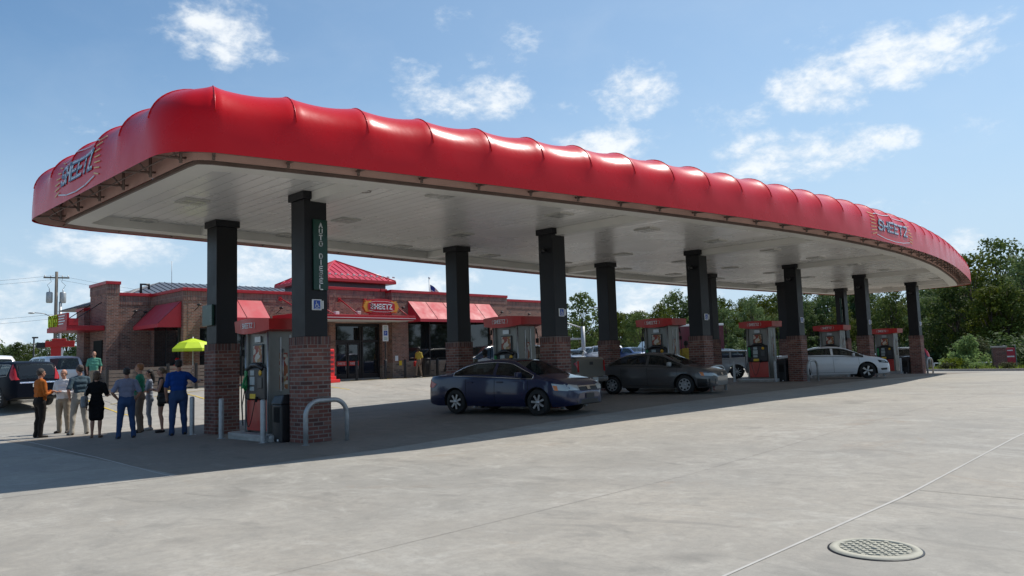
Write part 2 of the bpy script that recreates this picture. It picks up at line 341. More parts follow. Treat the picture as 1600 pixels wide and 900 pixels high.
# ------------------------------------------------------------------ ground
XS = sorted(set([-3000, -1500, -800, -400, -200, -120, -80]+[x*2-60 for x in range(0, 31)]+[x*.5 for x in range(0, 121)]+[60+2*i for i in range(0, 45)]+[9, 14, 20, 34, 48, 150, 160, 180, 220, 300, 450, 800, 1500, 3000]))
YS = sorted(set([-3000, -1000, -300, -100, -60, -40, -20, -10]+[y*1. for y in range(-6, 28)]+[28+y*.5 for y in range(0, 20)]+[38+2*i for i in range(0, 50)]+[140, 160, 200, 300, 450, 800, 1500, 3000]))
def sheet(name, xs, ys, dz, m, keep=None):
    mb = MB(); idx = {}
    for j, y in enumerate(ys):
        for i, x in enumerate(xs): idx[i, j] = len(mb.v); mb.v.append((x, y, g(x, y)+dz))
    for j in range(len(ys)-1):
        for i in range(len(xs)-1):
            if keep and not keep((xs[i]+xs[i+1])/2, (ys[j]+ys[j+1])/2): continue
            mb.f.append((idx[i, j], idx[i+1, j], idx[i+1, j+1], idx[i, j+1])); mb.m.append(0); mb.sm.append(True)
    return tag(mb.build(name, m), kind='structure')
GRASS = mat('grass_ground', (.07, .09, .03), .9)
def _gr():
    t = NT(GRASS); c = t.n('ShaderNodeTexCoord').outputs['Object']; a = t.noise(c, .3, 6, .6); b = t.noise(c, 9, 5, .7)
    col = t.mix(t.rng(a, .3, .7, 0, 1), (.045, .075, .02), (.12, .115, .045)); t.l(t.mix(t.rng(b, .35, .7, 0, .6), col, (.03, .045, .015)), t.b.inputs['Base Color']); t.bump(b, .8, .08)
_gr()
sheet('ground', XS, YS, 0, GRASS)
KERB = [(46, -30), (52, -6), (58.7, 10.7), (61.4, 16.7), (82, 41), (112, 78)]
def kx(y):
    for (a, b), (c, d) in zip(KERB, KERB[1:]):
        if y <= d: return a+(c-a)*(y-b)/(d-b)
    return 112
fx = [x for x in XS if -60 <= x <= 120]; fy = [y for y in YS if -30 <= y <= 78]
# forecourt sheet: its right edge follows the kerb line
mb = MB()
for y in fy:
    for x in fx: xx = min(x, kx(y)+.05); mb.v.append((xx, y, g(xx, y)+.008))
nf = len(fx)
for j in range(len(fy)-1):
    for i in range(nf-1):
        a = j*nf+i
        if fx[i] >= max(kx(fy[j]), kx(fy[j+1]))+.05: continue
        mb.f.append((a, a+1, a+nf+1, a+nf)); mb.m.append(0); mb.sm.append(True)
tag(mb.build('forecourt_pavement', CONC), kind='structure')
# kerb and verge
def ribbon(mb, pts, w0, w1, z0, z1, mi=0):
    """raised strip beside a polyline; w0,w1 offsets to the right-hand (+x) side"""
    P = []
    for (a, b), (c, d) in zip(pts, pts[1:]):
        n = max(1, int(math.hypot(c-a, d-b)/2)); P += [(a+(c-a)*k/n, b+(d-b)*k/n) for k in range(n)]
    P.append(pts[-1]); o = len(mb.v)
    for x, y in P:
        for (w, z) in ((w0, z0), (w0, z1), (w1, z1), (w1, z0)): mb.v.append((x+w, y, g(x+w, y)+z))
    for i in range(len(P)-1):
        a = o+i*4
        for k in range(3): mb.f.append((a+k, a+k+4, a+k+5, a+k+1)); mb.m.append(mi); mb.sm.append(False)
    return mb
tag(ribbon(MB(), KERB, 0, .28, -.1, .16).build('kerb', CONC2), kind='structure')
MULCH = worn('mulch', (.13, .085, .05), .95, .4, 4, bump=.6)
tag(ribbon(MB(), KERB, .28, 3.2, -.1, .14).build('planting_bed', MULCH), kind='structure')
ASPH = worn('asphalt', (.06, .06, .062), .9, .2, 2, bump=.3)
tag(ribbon(MB(), KERB, 9, 20, -.1, .03).build('access_road', ASPH), kind='structure')
tag(ribbon(MB(), [(-60, 62), (12, 64)], 0, 0, 0, 0).build('road_edge', ASPH), kind='structure') if False else None

# slab joints: pale sealant and thin dark saw cuts, following the ground
SEAL = worn('joint_sealant', (.47, .45, .41), .8, .15, 6); CUT = mat('joint_saw_cut', (.19, .175, .16), .95)
def joint(name, pts, w, m, dz=.012):
    mb = MB(); P = []
    for (a, b), (c, d) in zip(pts, pts[1:]):
        n = max(1, int(math.hypot(c-a, d-b)/.5)); P += [(a+(c-a)*k/n, b+(d-b)*k/n) for k in range(n)]
    P.append(pts[-1]); rr = random.Random(3)
    for i, (x, y) in enumerate(P):
        q = P[min(i+1, len(P)-1)]; p = P[max(i-1, 0)]; t = Vector((q[0]-p[0], q[1]-p[1])).normalized(); n = Vector((-t.y, t.x))*w/2*(1+rr.uniform(-.25, .25)); o_ = rr.uniform(-.15, .15)*w
        mb.v += [(x+n.x+o_, y+n.y, g(x, y)+dz), (x-n.x+o_, y-n.y, g(x, y)+dz)]
    for i in range(len(P)-1): mb.f.append((2*i, 2*i+1, 2*i+3, 2*i+2)); mb.m.append(0); mb.sm.append(False)
    return tag(mb.build(name, m), kind='structure')
joint('pavement_joint', [(-6, 2.93), (5.17, 2.93), (15, 2.93), (52, 2.93)], .026, SEAL)
for k, x in enumerate([9.27, 14.1, 18.9, 23.7, 33.3]): joint('pavement_joint', [(x, -4), (x+.05, 2.9)], .009, CUT)
for k, x in enumerate([12.8, 23.6, 34.4, 45.2]): joint('pavement_joint', [(x, 3.1), (x+.02, 8)], .007, CUT)
joint('pavement_joint', [(4.86, 11.9), (5.1, 16), (5.3, 21.6), (5.4, 28)], .03, SEAL)
joint('pavement_joint', [(-8, 11.95), (20, 11.95), (56, 12)], .016, CUT)
joint('pavement_joint', [(-8, 22.8), (56, 22.8)], .02, CUT); joint('pavement_joint', [(-8, 28.4), (56, 28.4)], .02, CUT)
for x in [0, 10.6, 16, 21.4, 26.8, 32.2]: joint('pavement_joint', [(x, 22.9), (x, 35)], .02, CUT)
for y in (-.2, 5.6): joint('pavement_joint', [(-8, y), (56, y+.05)], .005, CUT)
for x in (18.2, 29.0): joint('pavement_joint', [(x, 3.0), (x+.05, 11.9)], .007, CUT)
# tone change: the pad under the canopy is an older, browner pour
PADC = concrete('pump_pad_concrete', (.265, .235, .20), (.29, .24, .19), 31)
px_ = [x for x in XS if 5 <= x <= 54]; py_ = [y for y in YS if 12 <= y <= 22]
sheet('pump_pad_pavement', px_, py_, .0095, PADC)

# yellow markings by the shop
def stripe(name, a, b, w=.1):
    return joint(name, [a, b], w, YPAINT, .014)
for k in range(9):
    x = 22.2+k*1.15; stripe('yellow_hatching', (x, 33.0), (x+1.5, 34.6), .09)
stripe('yellow_hatching', (21.5, 34.7), (34, 34.7)); stripe('yellow_hatching', (21.5, 32.9), (34, 32.9))
for x in (10.2, 13.2, 16.2, 19.2): stripe('yellow_parking_line', (x, 28.6), (x, 33.5), .1)
stripe('yellow_parking_line', (6.2, 29.5), (6.2, 35)); 
stripe('yellow_parking_line', (10.5, 31.5), (19, 31.6)); stripe('yellow_parking_line', (44, 6.5), (50, 8.3), .12)
# pavement in front of the shop
WALK = concrete('walk_concrete', (.47, .45, .41), (.48, .45, .39), 4)
mb = MB(); mb.v = []
for (x, y) in [(12.5, 35.0), (45, 35.0), (45, 36.6), (12.5, 36.6)]: mb.v.append((x, y, .9))
mb = MB(); wx = [x for x in XS if 8 <= x <= 46]
for x in wx:
    for (y, z) in ((34.75, -.05), (34.75, .09), (39.5, .09)): mb.v.append((x, y, (g(x, 35) if y < 35 else g(x, 36.5))+z))
for i in range(len(wx)-1):
    for k in range(2): a = i*3+k; mb.f.append((a, a+3, a+4, a+1)); mb.m.append(0); mb.sm.append(False)
tag(mb.build('shop_pavement', WALK), kind='structure')

# manhole
t = thing('manhole_cover', 'round pale manhole cover with a waffle pattern in the foreground pavement', 'manhole cover', (6.46, 2.37, g(6.46, 2.37)+.008)); t.scale = (.80, .80, 1)
MH = worn('manhole_iron', (.42, .40, .32), .7, .2, 9); MHD = mat('manhole_recess', (.31, .305, .25), .85)
mb = MB(); mb.lathe([(.0001, .012), (.40, .012), (.405, .004)], n=48); mb.build('cover_plate', MHD, t)
mb = MB(); mb.lathe([(.33, .012), (.33, .019), (.405, .019), (.42, .008)], n=48)
for i in range(-6, 7):
    for j in range(-6, 7):
        x, y = i*.052, j*.052
        if math.hypot(x, y) < .315 and (i+j) % 2 == 0: mb.box(x-.021, x+.021, y-.019, y+.019, .012, .02)
mb.lathe([(.0001, .022), (.035, .022), (.035, .012)], n=12); mb.build('raised_pattern', MH, t)
mb = MB(); mb.lathe([(.42, .006), (.438, .006), (.438, .001)], n=48); mb.build('rim', BLACK, t)

# ------------------------------------------------------------------ canopy
def catmull(P, n=8):
    o = []
    for i in range(len(P)-1):
        p0 = Vector(P[max(i-1, 0)]); p1 = Vector(P[i]); p2 = Vector(P[i+1]); p3 = Vector(P[min(i+2, len(P)-1)])
        for k in range(n):
            t = k/n; o.append(.5*((2*p1)+(p2-p0)*t+(2*p0-5*p1+4*p2-p3)*t*t+(3*p1-p0-3*p2+p3)*t**3))
    o.append(Vector(P[-1])); return o
near = [(5.55, 12.02), (7.59, 11.55), (11.35, 10.82), (15, 10.16), (18, 9.70), (21.2, 9.30), (24.4, 9.02), (28, 8.92), (31.9, 9.05), (35.5, 9.38), (38.8, 9.83), (43, 10.55), (47, 11.3), (50.3, 12.0)]
far = [(50.6, 20.5), (47, 20.85), (43.3, 21.2), (38, 21.55), (33.7, 21.75), (28, 21.85), (23.7, 21.75), (17.9, 21.35), (12, 20.98), (9, 20.85), (6.4, 20.75)]
cornerNL = [(4.87, 13.2), (4.9, 12.7), (5.1, 12.3), (5.55, 12.02)]
out_ = catmull(near, 8)
# right end: round
out_ += [Vector(p) for p in catmull([(50.3, 12.0), (51.5, 12.4), (52.1, 13.3), (52.35, 15), (52.4, 16.7), (52.3, 18.3), (51.9, 19.6), (51.3, 20.25), (50.6, 20.5)], 4)[1:]]
out_ += catmull(far, 6)[1:]
out_ += [Vector(p) for p in catmull([(6.4, 20.75), (5.5, 20.55), (5.0, 20.2), (4.87, 19.6)], 4)[1:]]
out_ += catmull([(4.87, 19.6), (4.87, 16.4), (4.87, 13.2)], 6)[1:]
out_ += catmull(cornerNL, 4)[1:-1]
OUTL = [Vector((p[0], p[1])) for p in out_]
cum = [0]
for i in range(len(OUTL)): cum.append(cum[-1]+(OUTL[(i+1) % len(OUTL)]-OUTL[i]).length)
TOT = cum[-1]
def onl(s):
    s %= TOT
    lo, hi = 0, len(OUTL)
    while hi-lo > 1:
        m = (lo+hi)//2
        if cum[m] <= s: lo = m
        else: hi = m
    a, b = OUTL[lo], OUTL[(lo+1) % len(OUTL)]; return a.lerp(b, (s-cum[lo])/max(1e-9, cum[lo+1]-cum[lo]))
def nrm(s):
    a, b = onl(s-.25), onl(s+.25); t = (b-a).normalized(); return Vector((t.y, -t.x))      # outward (outline runs counter-clockwise)
ZB, ZT, INS = 5.10, 6.48, .95
NR = int(round(TOT/1.34)); RIB = TOT/NR
def fascia(s, v, off=0):
    """v 0..1 from the lower edge, up the face and over the rounded top"""
    p = onl(s); n = nrm(s); ph = (s/RIB) % 1; sag = math.sin(PI*ph)**.8 if 0 < ph < 1 else 0
    if v < .38: h = ZB+.62*v/.38; inset = 0
    else: a = (v-.38)/.62*PI/2; h = ZB+.62+(ZT-ZB-.62)*math.sin(a); inset = INS*(1-math.cos(a))
    k = sst((v-.12)/.5)*.065*sag; a2 = max(0, (v-.38)/.62)*PI/2
    inset += k*math.cos(a2); h -= k*math.sin(a2)*1.15
    return Vector((p.x-n.x*(inset-off*math.cos(a2)), p.y-n.y*(inset-off*math.cos(a2)), h+off*math.sin(a2)))
canopy = thing('fuel_canopy', 'long red canopy with ribbed puffed edge and white ceiling over the pumps', 'canopy', (28.6, 16.4, 0))
def inn(M_): return Matrix.Translation((-28.6, -16.4, 0))
CT = Matrix.Translation((-28.6, -16.4, 0))
mb = MB(); NS = NR*10; NV = 16
for i in range(NS):
    for j in range(NV+1): mb.v.append(tuple(fascia(i*TOT/NS, j/NV)))
for i in range(NS):
    for j in range(NV):
        a = i*(NV+1)+j; b = ((i+1) % NS)*(NV+1)+j; mb.f.append((a, b, b+1, a+1)); mb.m.append(0); mb.sm.append(True)
fasc = mb.xf(CT).build('red_fascia', RED, canopy)
mb = MB()
for r in range(NR):
    s = r*RIB; mb.tube([fascia(s, .42+.58*j/12, .001) for j in range(13)], .009, 6)
mb.xf(CT).build('fascia_ribs', RED, canopy)
mb = MB(); ns = 240; c0 = Vector((28.6, 15.8))
ring = [fascia(TOT*i/ns, 1) for i in range(ns)]
mb.v = [tuple(p) for p in ring]+[(p.x*.9+28.6*.1, p.y*.9+1.58, ZT+.05) for p in ring]
mb.f = [(i, (i+1) % ns, ns+(i+1) % ns, ns+i) for i in range(ns)]+[tuple(range(ns, 2*ns))]; mb.m = [0]*len(mb.f); mb.sm = [False]*len(mb.f)
mb.xf(CT).build('roof_deck', GALV, canopy)
# underside: lining behind the fascia, steel edge frame, perimeter band, deck
def segd(p, a, b):
    ab = b-a; u = max(0, min(1, (p-a).dot(ab)/max(1e-9, ab.length_squared))); return (p-(a+ab*u)).length
def off_ring(d, n=240):
    P = [onl(TOT*i/n)-nrm(TOT*i/n)*d for i in range(n)]
    ok = [min(segd(p, OUTL[i], OUTL[(i+1) % len(OUTL)]) for i in range(len(OUTL))) > d-.03 for p in P]
    for i in range(n):
        if not ok[i]:
            for k in range(1, n):
                if ok[(i+k) % n]: P[i] = P[(i+k) % n]; break
                if ok[(i-k) % n]: P[i] = P[(i-k) % n]; break
    return P
def ringmesh(mb, A, za, B, zb, mi=0):
    o = len(mb.v); n = len(A); mb.v += [(p[0], p[1], za) for p in A]+[(p[0], p[1], zb) for p in B]
    for i in range(n): mb.f.append((o+i, o+(i+1) % n, o+n+(i+1) % n, o+n+i)); mb.m.append(mi); mb.sm.append(False)
GAP = .66; OUT0 = off_ring(.02); IN1 = off_ring(GAP); IN2 = off_ring(GAP+.48); IN3 = off_ring(GAP+.48)
mb = MB(); ringmesh(mb, OUT0, ZB+.02, off_ring(.14), ZB+.55); ringmesh(mb, off_ring(.14), ZB+.55, off_ring(GAP-.02), ZB+.62); ringmesh(mb, off_ring(GAP-.02), ZB+.62, off_ring(GAP-.02), ZB+.03)
mb.xf(CT).build('fascia_lining', UNDER, canopy)
mb = MB(); ringmesh(mb, off_ring(GAP), ZB+.03, off_ring(GAP), ZB-.03); ringmesh(mb, off_ring(GAP), ZB-.03, off_ring(GAP+.05), ZB-.03)
mb.xf(CT).build('edge_angle', UMET, canopy)
mb = MB()
for r in range(NR):
    s = r*RIB+.02; n = nrm(s); p = onl(s); a = p-n*.03; b = p-n*(GAP-.01)
    mb.tube([(a.x, a.y, ZB+.05), (b.x, b.y, ZB+.12)], .022, 6); mb.tube([(b.x+n.x*.1, b.y+n.y*.1, ZB+.02), (b.x+n.x*.1, b.y+n.y*.1, ZB+.5)], .03, 6); mb.tube([(b.x+n.x*.1, b.y+n.y*.1, ZB+.05), (p.x-n.x*.12, p.y-n.y*.12, ZB+.5)], .018, 6)
mb.tube([(*(onl(TOT*i/240)-nrm(TOT*i/240)*.33), ZB+.09) for i in range(241)], .012, 5, cap=False)
mb.xf(CT).build('fascia_frame', UMET, canopy)
ZD = 5.294
mb = MB(); ringmesh(mb, IN1, ZB-.028, IN2, ZB-.028); ringmesh(mb, IN2, ZB-.028, IN2, ZD); mb.xf(CT).build('perimeter_band', TRIM, canopy)
mb = MB(); n = len(IN2); mb.v = [(p[0], p[1], ZD) for p in off_ring(GAP+.4)]; mb.f = [tuple(range(n))[::-1]]; mb.m = [0]; mb.sm = [False]
mb.xf(CT).build('soffit', CEIL, canopy)
X0, Y0, DX, DY = 8.848, 14.64, 7.937, 4.11
mb = MB()
def edgeY(x, side):
    best = None
    for i in range(len(OUTL)):
        a, b = OUTL[i], OUTL[(i+1) % len(OUTL)]
        if (a.x-x)*(b.x-x) <= 0 and a.x != b.x:
            y = a.y+(b.y-a.y)*(x-a.x)/(b.x-a.x)
            if (side < 0 and y < 16) or (side > 0 and y > 17): best = y
    return best
for i in range(6):
    x = X0+i*DX
    y1 = edgeY(x, -1)+GAP+.45; y2 = edgeY(x, 1)-GAP-.45
    MB().box(x-.12, x+.25, y1, Y0-.05, ZB-.01, ZD-.004).xf(CT).build('soffit_beam', TRIM, canopy); MB().box(x-.12, x+.25, Y0+DY+.05, y2, ZB-.01, ZD-.004).xf(CT).build('soffit_beam', TRIM, canopy)
# recessed lights
LF = worn('light_frame', (.55, .54, .5), .5, .1, 3); LL = mat('light_lens', (.45, .45, .43), .25)
k = 0
for i in range(12):
    x = 7.2+i*3.97
    for y in (12.9, 16.7, 19.6):
        if y < (edgeY(x, -1) or 12)+1.6: continue
        l = MB(); l.box(-.28, .28, -.28, .28, -.035, -.002); o = l.build('ceiling_light', LF, canopy, (x-28.6, y-16.4, ZD))
        l = MB()
        for a in (-1, 1):
            for b in (-1, 1): l.box(a*.12-.09, a*.12+.09, b*.12-.09, b*.12+.09, -.042, -.036)
        l.build('lens', LL, o)
# near-row conduit run seen beside the second light
mb = MB(); mb.tube([(9.6+.12*math.cos(q*PI/8), 13.6+.12*math.sin(q*PI/8), ZD-.02) for q in range(17)], .008, 5); mb.xf(CT).build('conduit', UMET, canopy)

def logo(s0, s1, rev, z0, z1, col):
    """winged badge on the fascia, painted: built as thin raised film"""
    vz = lambda v: v
    W_ = s1-s0
    def fn(u, v, o): 
        s = s0+u*W_ if not rev else s1-u*W_
        return fascia(s, z0+(z1-z0)*v, .012+o)
    def asp(lines): return lines
    mb = MB()
    def st(lines, w, mi):
        # u scaled to metres
        k = W_; ln2 = [[(a*k, b) for a, b in l] for l in lines]
        strokes(mb, ln2, w, lambda u, v, o: fn(u/k, v/HM, o), mi)
    HM = 1.15*(z1-z0)/.8 if False else 1.0
    H_ = 1.1
    def st(lines, w, mi):
        ln2 = [[(a*W_, b*H_) for a, b in l] for l in lines]
        strokes(mb, ln2, w, lambda u, v, o: fn(u/W_, v/H_, o), mi)
    lt = word('SHEETZ', .16, .34, .085, .34, .032, .06)
    st([[(a-.006, b-.02) for a, b in l] for l in lt], .085, 1); st([[(a, b, ) for a, b in l] for l in lt], .058, 0)
    st([[(.12, .12), (.3, .03), (.5, 0), (.7, .03), (.88, .12)]], .03, 0); st([[(.13, .86), (.3, .93), (.5, .95), (.7, .93), (.87, .86)]], .03, 0)
    for e in (0, 1):
        for i in range(7):
            v = .18+i*.11; a = .115 if e == 0 else .885; b = a-(.08+.015*math.sin(i))*(1 if e == 0 else -1); st([[(a, v), (b, v+(i-3)*.02)]], .028, 2)
    return mb
LOGB = mat('logo_blue', (.05, .09, .16), .4); LOGW = mat('logo_silver', (.62, .66, .72), .4); LOGY = mat('logo_gold', (.75, .50, .20), .5)
# arc-length of the two badges
def s_near(x):
    best = min(range(0, 4000), key=lambda i: abs(onl(i*TOT/4000).x-x)+(9 if onl(i*TOT/4000).y > 14 else 0)); return best*TOT/4000
def s_left(y):
    best = min(range(0, 4000), key=lambda i: abs(onl(i*TOT/4000).y-y)+(9 if onl(i*TOT/4000).x > 5.2 else 0)); return best*TOT/4000
sa, sb_ = s_near(26.0), s_near(30.3)
logo(sa, sb_, False, .05, .62, None).xf(CT).build('badge_lettering', [LOGW, LOGB, LOGY], canopy)
sa, sb_ = s_left(18.1), s_left(15.3)
logo(sa, sb_, False, .05, .62, None).xf(CT).build('badge_lettering', [LOGW, LOGB, LOGY], canopy)

# ------------------------------------------------------------------ columns
ROWN = ['first', 'second', 'third', 'fourth', 'fifth', 'sixth']
CBX, CBT = .309, .27
BLUE = mat('sign_blue', (.02, .07, .35), .4)
def column(i, j):
    x, y = X0+i*DX, Y0+j*DY; z = g(x, y)
    near_ = 'near' if j == 0 else 'far'
    t = thing('canopy_column', f'{ROWN[i]} column from the left in the {near_} row, dark metal shaft on a red brick pier', 'column', (x, y, z), 0, 'canopy columns')
    h = 2.203-z; T = ZD-z
    mb = MB(); mb.box(-CBX, CBX, -CBX, CBX, -.03, h-.165); mb.build('brick_pier', BRICK, t)
    mb = MB(); mb.box(-CBX-.004, CBX+.004, -CBX-.004, CBX+.004, h-.165, h); o = mb.build('soldier_course', SBRICKC, t)
    bevel(MB().box(-CBT, CBT, -CBT, CBT, h+.001, T-.17).build('shaft', DARKMET, t), .008)
    bevel(MB().box(-CBX-.01, CBX+.01, -CBX-.01, CBX+.01, T-.169, T-.003).build('capital', DARKMET, t), .008)
    mb = MB()
    if j == 0 and i: mb.tube([(-CBT-.005, 0, T-.62), (-CBT-.08, 0, T-.62)], .03, 8); mb.ball((-CBT-.14, 0, T-.64), .085, 10, sq=(1, 1, .95)); mb.box(-CBT-.2, -CBT-.06, -.09, .09, T-.60, T-.585); mb.build('speaker', BLACK, t)
    pass
    if j == 0:
        s = MB(); s.rbox(-.115, .115, -CBT-.025, -CBT-.002, 2.87-z-.11+.0, 2.87-z+.12, .008); s.box(.115, .14, -CBT-.06, -CBT-.01, 2.87-z-.08, 2.87-z+.09); so_ = s.build('accessible_sign', WHITE, t)
        s = MB(); s.box(-.08, .08, -CBT-.028, -CBT-.0255, 2.87-z-.09, 2.87-z+.10, 1)
        f = lambda u, v, o: Vector((u, -CBT-.029-o, 2.87-z+v))
        strokes(s, [[(-.02, .07), (-.02, .055)], [(-.02, .045), (-.018, .0), (.025, .0), (.04, -.04), (.055, -.04)], [(-.02, .02), (.02, .02)], [(-.035, .005), (-.045, -.03), (-.02, -.055), (.015, -.05), (.025, -.03)]], .012, f, 0, .002)
        strokes(s, [[(-.06, -.075), (.06, -.075)]], .008, f, 0, .002)
        s.build('wheelchair_symbol', [LETTER, BLUE], so_)
    return t
SBRICKC = brick_mat('column_soldier_brick', (.125, .05, .042), (.17, .07, .058), (.20, .175, .16), .085, .5, .010, True)
colm = {}
for i in range(6):
    for j in range(2): colm[i, j] = column(i, j)
# green blade signs with vertical lettering
def blade(x, y, label, zlo=3.19, zhi=4.70):
    t = thing('diesel_sign', label, 'sign', (x, y, 0), 0)
    bevel(MB().box(-.17, .17, -.045, .0, zlo, zhi).build('sign_panel', GREEN, t), .006)
    s = MB(); strokes(s, word('AUTO DIESEL', -.035, zhi-.17, .07, .095, .038, vertical=True), .022, lambda u, v, o: Vector((u, -.047-o, v)), 0, .002); s.build('lettering', LETTER, t)
blade(X0+.085, Y0-CBT-.012, 'green AUTO DIESEL sign on the nearest canopy column')
blade(X0+5*DX-.36, Y0+DY-.1, 'green AUTO DIESEL sign on the sixth far column')
t = thing('green_sign_box', 'blank dark green sign box on the left side of the far column by the people', 'sign', (X0-CBT, Y0+DY+.1, 0)); bevel(MB().box(-.075, -.003, -.27, .27, 2.66, 3.18).build('sign_panel', GREEN, t), .01)
bevel(MB().box(-.003, .0, -.2, .2, 2.7, 3.14).build('bracket', DARKMET, t), .001)
# ------------------------------------------------------------------ the shop
YR, YE, YD, YB = 34.0, 34.5, 35.2, 39.0
shop = thing('shop_building', 'brick shop with red awnings and a small red hipped tower over its entrance', 'shop', (24, 36, .75))
ST = Matrix.Translation((-24, -36, -.75))
def sp(mb, name, mats, parent=None, bev=0):
    o = mb.xf(ST).build(name, mats, parent or shop)
    if bev: bevel(o, bev)
    return o
def wall(x0, x1, y0, y1, z1, tan=1.67, band=True, cop=.15, zb=.3):
    sp(MB().box(x0, x1, y0, y1, tan if tan else zb, z1-.42, 0), 'brick_wall', WBRICK)
    if tan: sp(MB().box(x0-.015, x1+.015, y0-.015, y1+.015, zb, tan), 'base_course', TBRICK)
    sp(MB().box(x0-.02, x1+.02, y0-.02, y1+.02, z1-.419, z1-.001), 'soldier_band', SBRICK)
    sp(MB().box(x0-.06, x1+.06, y0-.06, y1+.06, z1, z1+cop), 'coping', REDPAINT, bev=.01)
wall(12.75, 13.3, 38.9, 41.2, 5.72)
wall(12.5, 13.29, 41.21, 42.3, 4.6)
wall(14.2, 15.2, 41.5, 48, 5.0)
wall(13.31, 14.79, YB, YB+.4, 5.2)
wall(14.8, 15.2, YD+.01, YB-.01, 5.18, tan=1.55)
# front left: pier, wide window with brick above and below
wall(15.0, 15.55, YD, YD+.5, 5.18, tan=1.55)
sp(MB().box(15.56, 18.7, YD+.02, YD+.4, 3.5, 4.76), 'brick_wall', WBRICK); sp(MB().box(15.56, 18.7, YD+.01, YD+.4, .3, 1.2), 'base_course', TBRICK)
sp(MB().box(15.56, 18.7, YD, YD+.42, 4.761, 5.179), 'soldier_band', SBRICK); sp(MB().box(15.62, 18.66, YD-.06, YD+.5, 5.18, 5.33), 'coping', REDPAINT, bev=.01)
wall(18.71, 21.95, YD, YD+.4, 5.18)
# entrance block
wall(22.0, 22.35, YE, YE+1.5, 5.49, tan=1.5); wall(25.3, 25.58, YE, YE+1.5, 5.49, tan=1.5)
sp(MB().box(22.36, 25.29, YE+.05, YE+.5, 3.75, 5.07), 'brick_wall', WBRICK); sp(MB().box(22.36, 25.29, YE+.02, YE+.5, 5.071, 5.49), 'soldier_band', SBRICK)
sp(MB().box(22.42, 25.23, YE-.02, YE+.6, 5.491, 5.64), 'coping', REDPAINT, bev=.01)
# right wing
wall(25.6, 26.7, YR, YR+.5, 5.42, tan=1.6)
sp(MB().box(26.71, 33.0, YR+.01, YR+.5, 3.95, 5.0), 'brick_wall', WBRICK); sp(MB().box(26.71, 33.0, YR-.01, YR+.5, .3, 1.66), 'base_course', TBRICK)
sp(MB().box(26.71, 33.0, YR-.02, YR+.52, 5.001, 5.419), 'soldier_band', SBRICK); sp(MB().box(26.77, 32.9, YR-.06, YR+.56, 5.42, 5.57), 'coping', REDPAINT, bev=.01)
wall(33.01, 34.5, YR, YR+.5, 5.42, tan=1.6)
wall(34.51, 38.0, YR+.15, YR+.6, 5.22, tan=1.6); wall(37.6, 38.0, YR+.62, 48, 5.2, tan=1.6)
sp(MB().box(15.3, 37.5, YD+.6, 48, .3, 5.05), 'flat_roof', mat('roof_membrane', (.3, .3, .3), .9))
# main grey metal roof behind the parapet
RM = mat('grey_standing_seam', (.13, .135, .15), .42, spec=.6, metal=.3)
rf = MB(); a, b, c, d = (13.7, 40, 5.15), (37.3, 40, 5.15), (37.3, 50, 5.15), (13.7, 50, 5.15); e, f = (17.6, 45, 6.6), (33.5, 45, 6.6)
rf.add([a, b, c, d, e, f], [(0, 1, 5, 4), (1, 2, 5), (2, 3, 4, 5), (3, 0, 4), (0, 3, 2, 1)]); mr_ = sp(rf, 'main_roof', RM)
s = MB()
for k in range(1, 58):
    x = 13.7+k*.41
    if x > 37.2: break
    if x < 17.6: t_ = (x-13.7)/3.9
    elif x > 33.5: t_ = (37.3-x)/3.8
    else: t_ = 1
    s.tube([(x, 40, 5.17), (x, 40+5*t_, 5.17+1.45*t_)], .018, 4)
for k in range(1, 24):
    y = 40+k*.41; t_ = 1-abs(y-45)/5; s.tube([(13.7, y, 5.17), (13.7+3.9*t_, y, 5.17+1.45*t_)], .018, 4)
sp(s, 'roof_seams', RM, mr_)
sp(MB().tube([(15.2, 41.4, 5.5), (15.2, 41.4, 6.05), (15.6, 41.4, 6.05), (15.6, 41.4, 5.8)], .07, 8), 'vent_pipe', BLACK, mr_)
sp(MB().tube([(16.6, 41, 5.5), (16.6, 41, 7.3)], .015, 5), 'aerial', GALV, mr_)
# tower
tw = MB().box(22.2, 26.1, 35.2, 39.3, 5.5, 5.98); tower = sp(tw, 'tower', worn('blue_grey_siding', (.09, .10, .12), .5, .1, 2))
TR = worn('red_metal_roof', (.55, .02, .04), .33, .1, 1.2, coat=.1)
tx0, tx1, ty0, ty1, tz, ta = 21.8, 26.5, 34.8, 39.7, 6.0, 7.42; ax, ay = 24.15, 37.25
o1 = sp(MB().add([(tx0, ty0, tz+.14), (tx1, ty0, tz+.14), (tx1, ty1, tz+.14), (tx0, ty1, tz+.14), (ax, ay, ta)], [(0, 1, 4), (1, 2, 4), (2, 3, 4), (3, 0, 4), (3, 2, 1, 0)]), 'tower_roof', TR, tower)
sp(MB().box(tx0-.03, tx1+.03, ty0-.03, ty1+.03, tz-.03, tz+.135), 'eave_trim', REDPAINT, tower, .01)
s = MB()
def seam(p, q): s.tube([p, q], .022, 5)
for k in range(-6, 7):
    x = ax+k*.38; t_ = 1-abs(x-ax)/((tx1-tx0)/2)
    for (ye) in (ty0, ty1): seam((x, ye, tz+.15), (x, ye+(ay-ye)*t_, tz+.15+(ta-tz-.14)*t_))
    y = ay+k*.4; t_ = 1-abs(y-ay)/((ty1-ty0)/2)
    if t_ > 0:
        for xe in (tx0, tx1): seam((xe, y, tz+.15), (xe+(ax-xe)*t_, y, tz+.15+(ta-tz-.14)*t_))
for cx_, cy_ in ((tx0, ty0), (tx1, ty0), (tx1, ty1), (tx0, ty1)): s.tube([(cx_, cy_, tz+.15), (ax, ay, ta+.01)], .045, 6)
sp(s, 'tower_roof_seams', TR, tower)
s = MB()
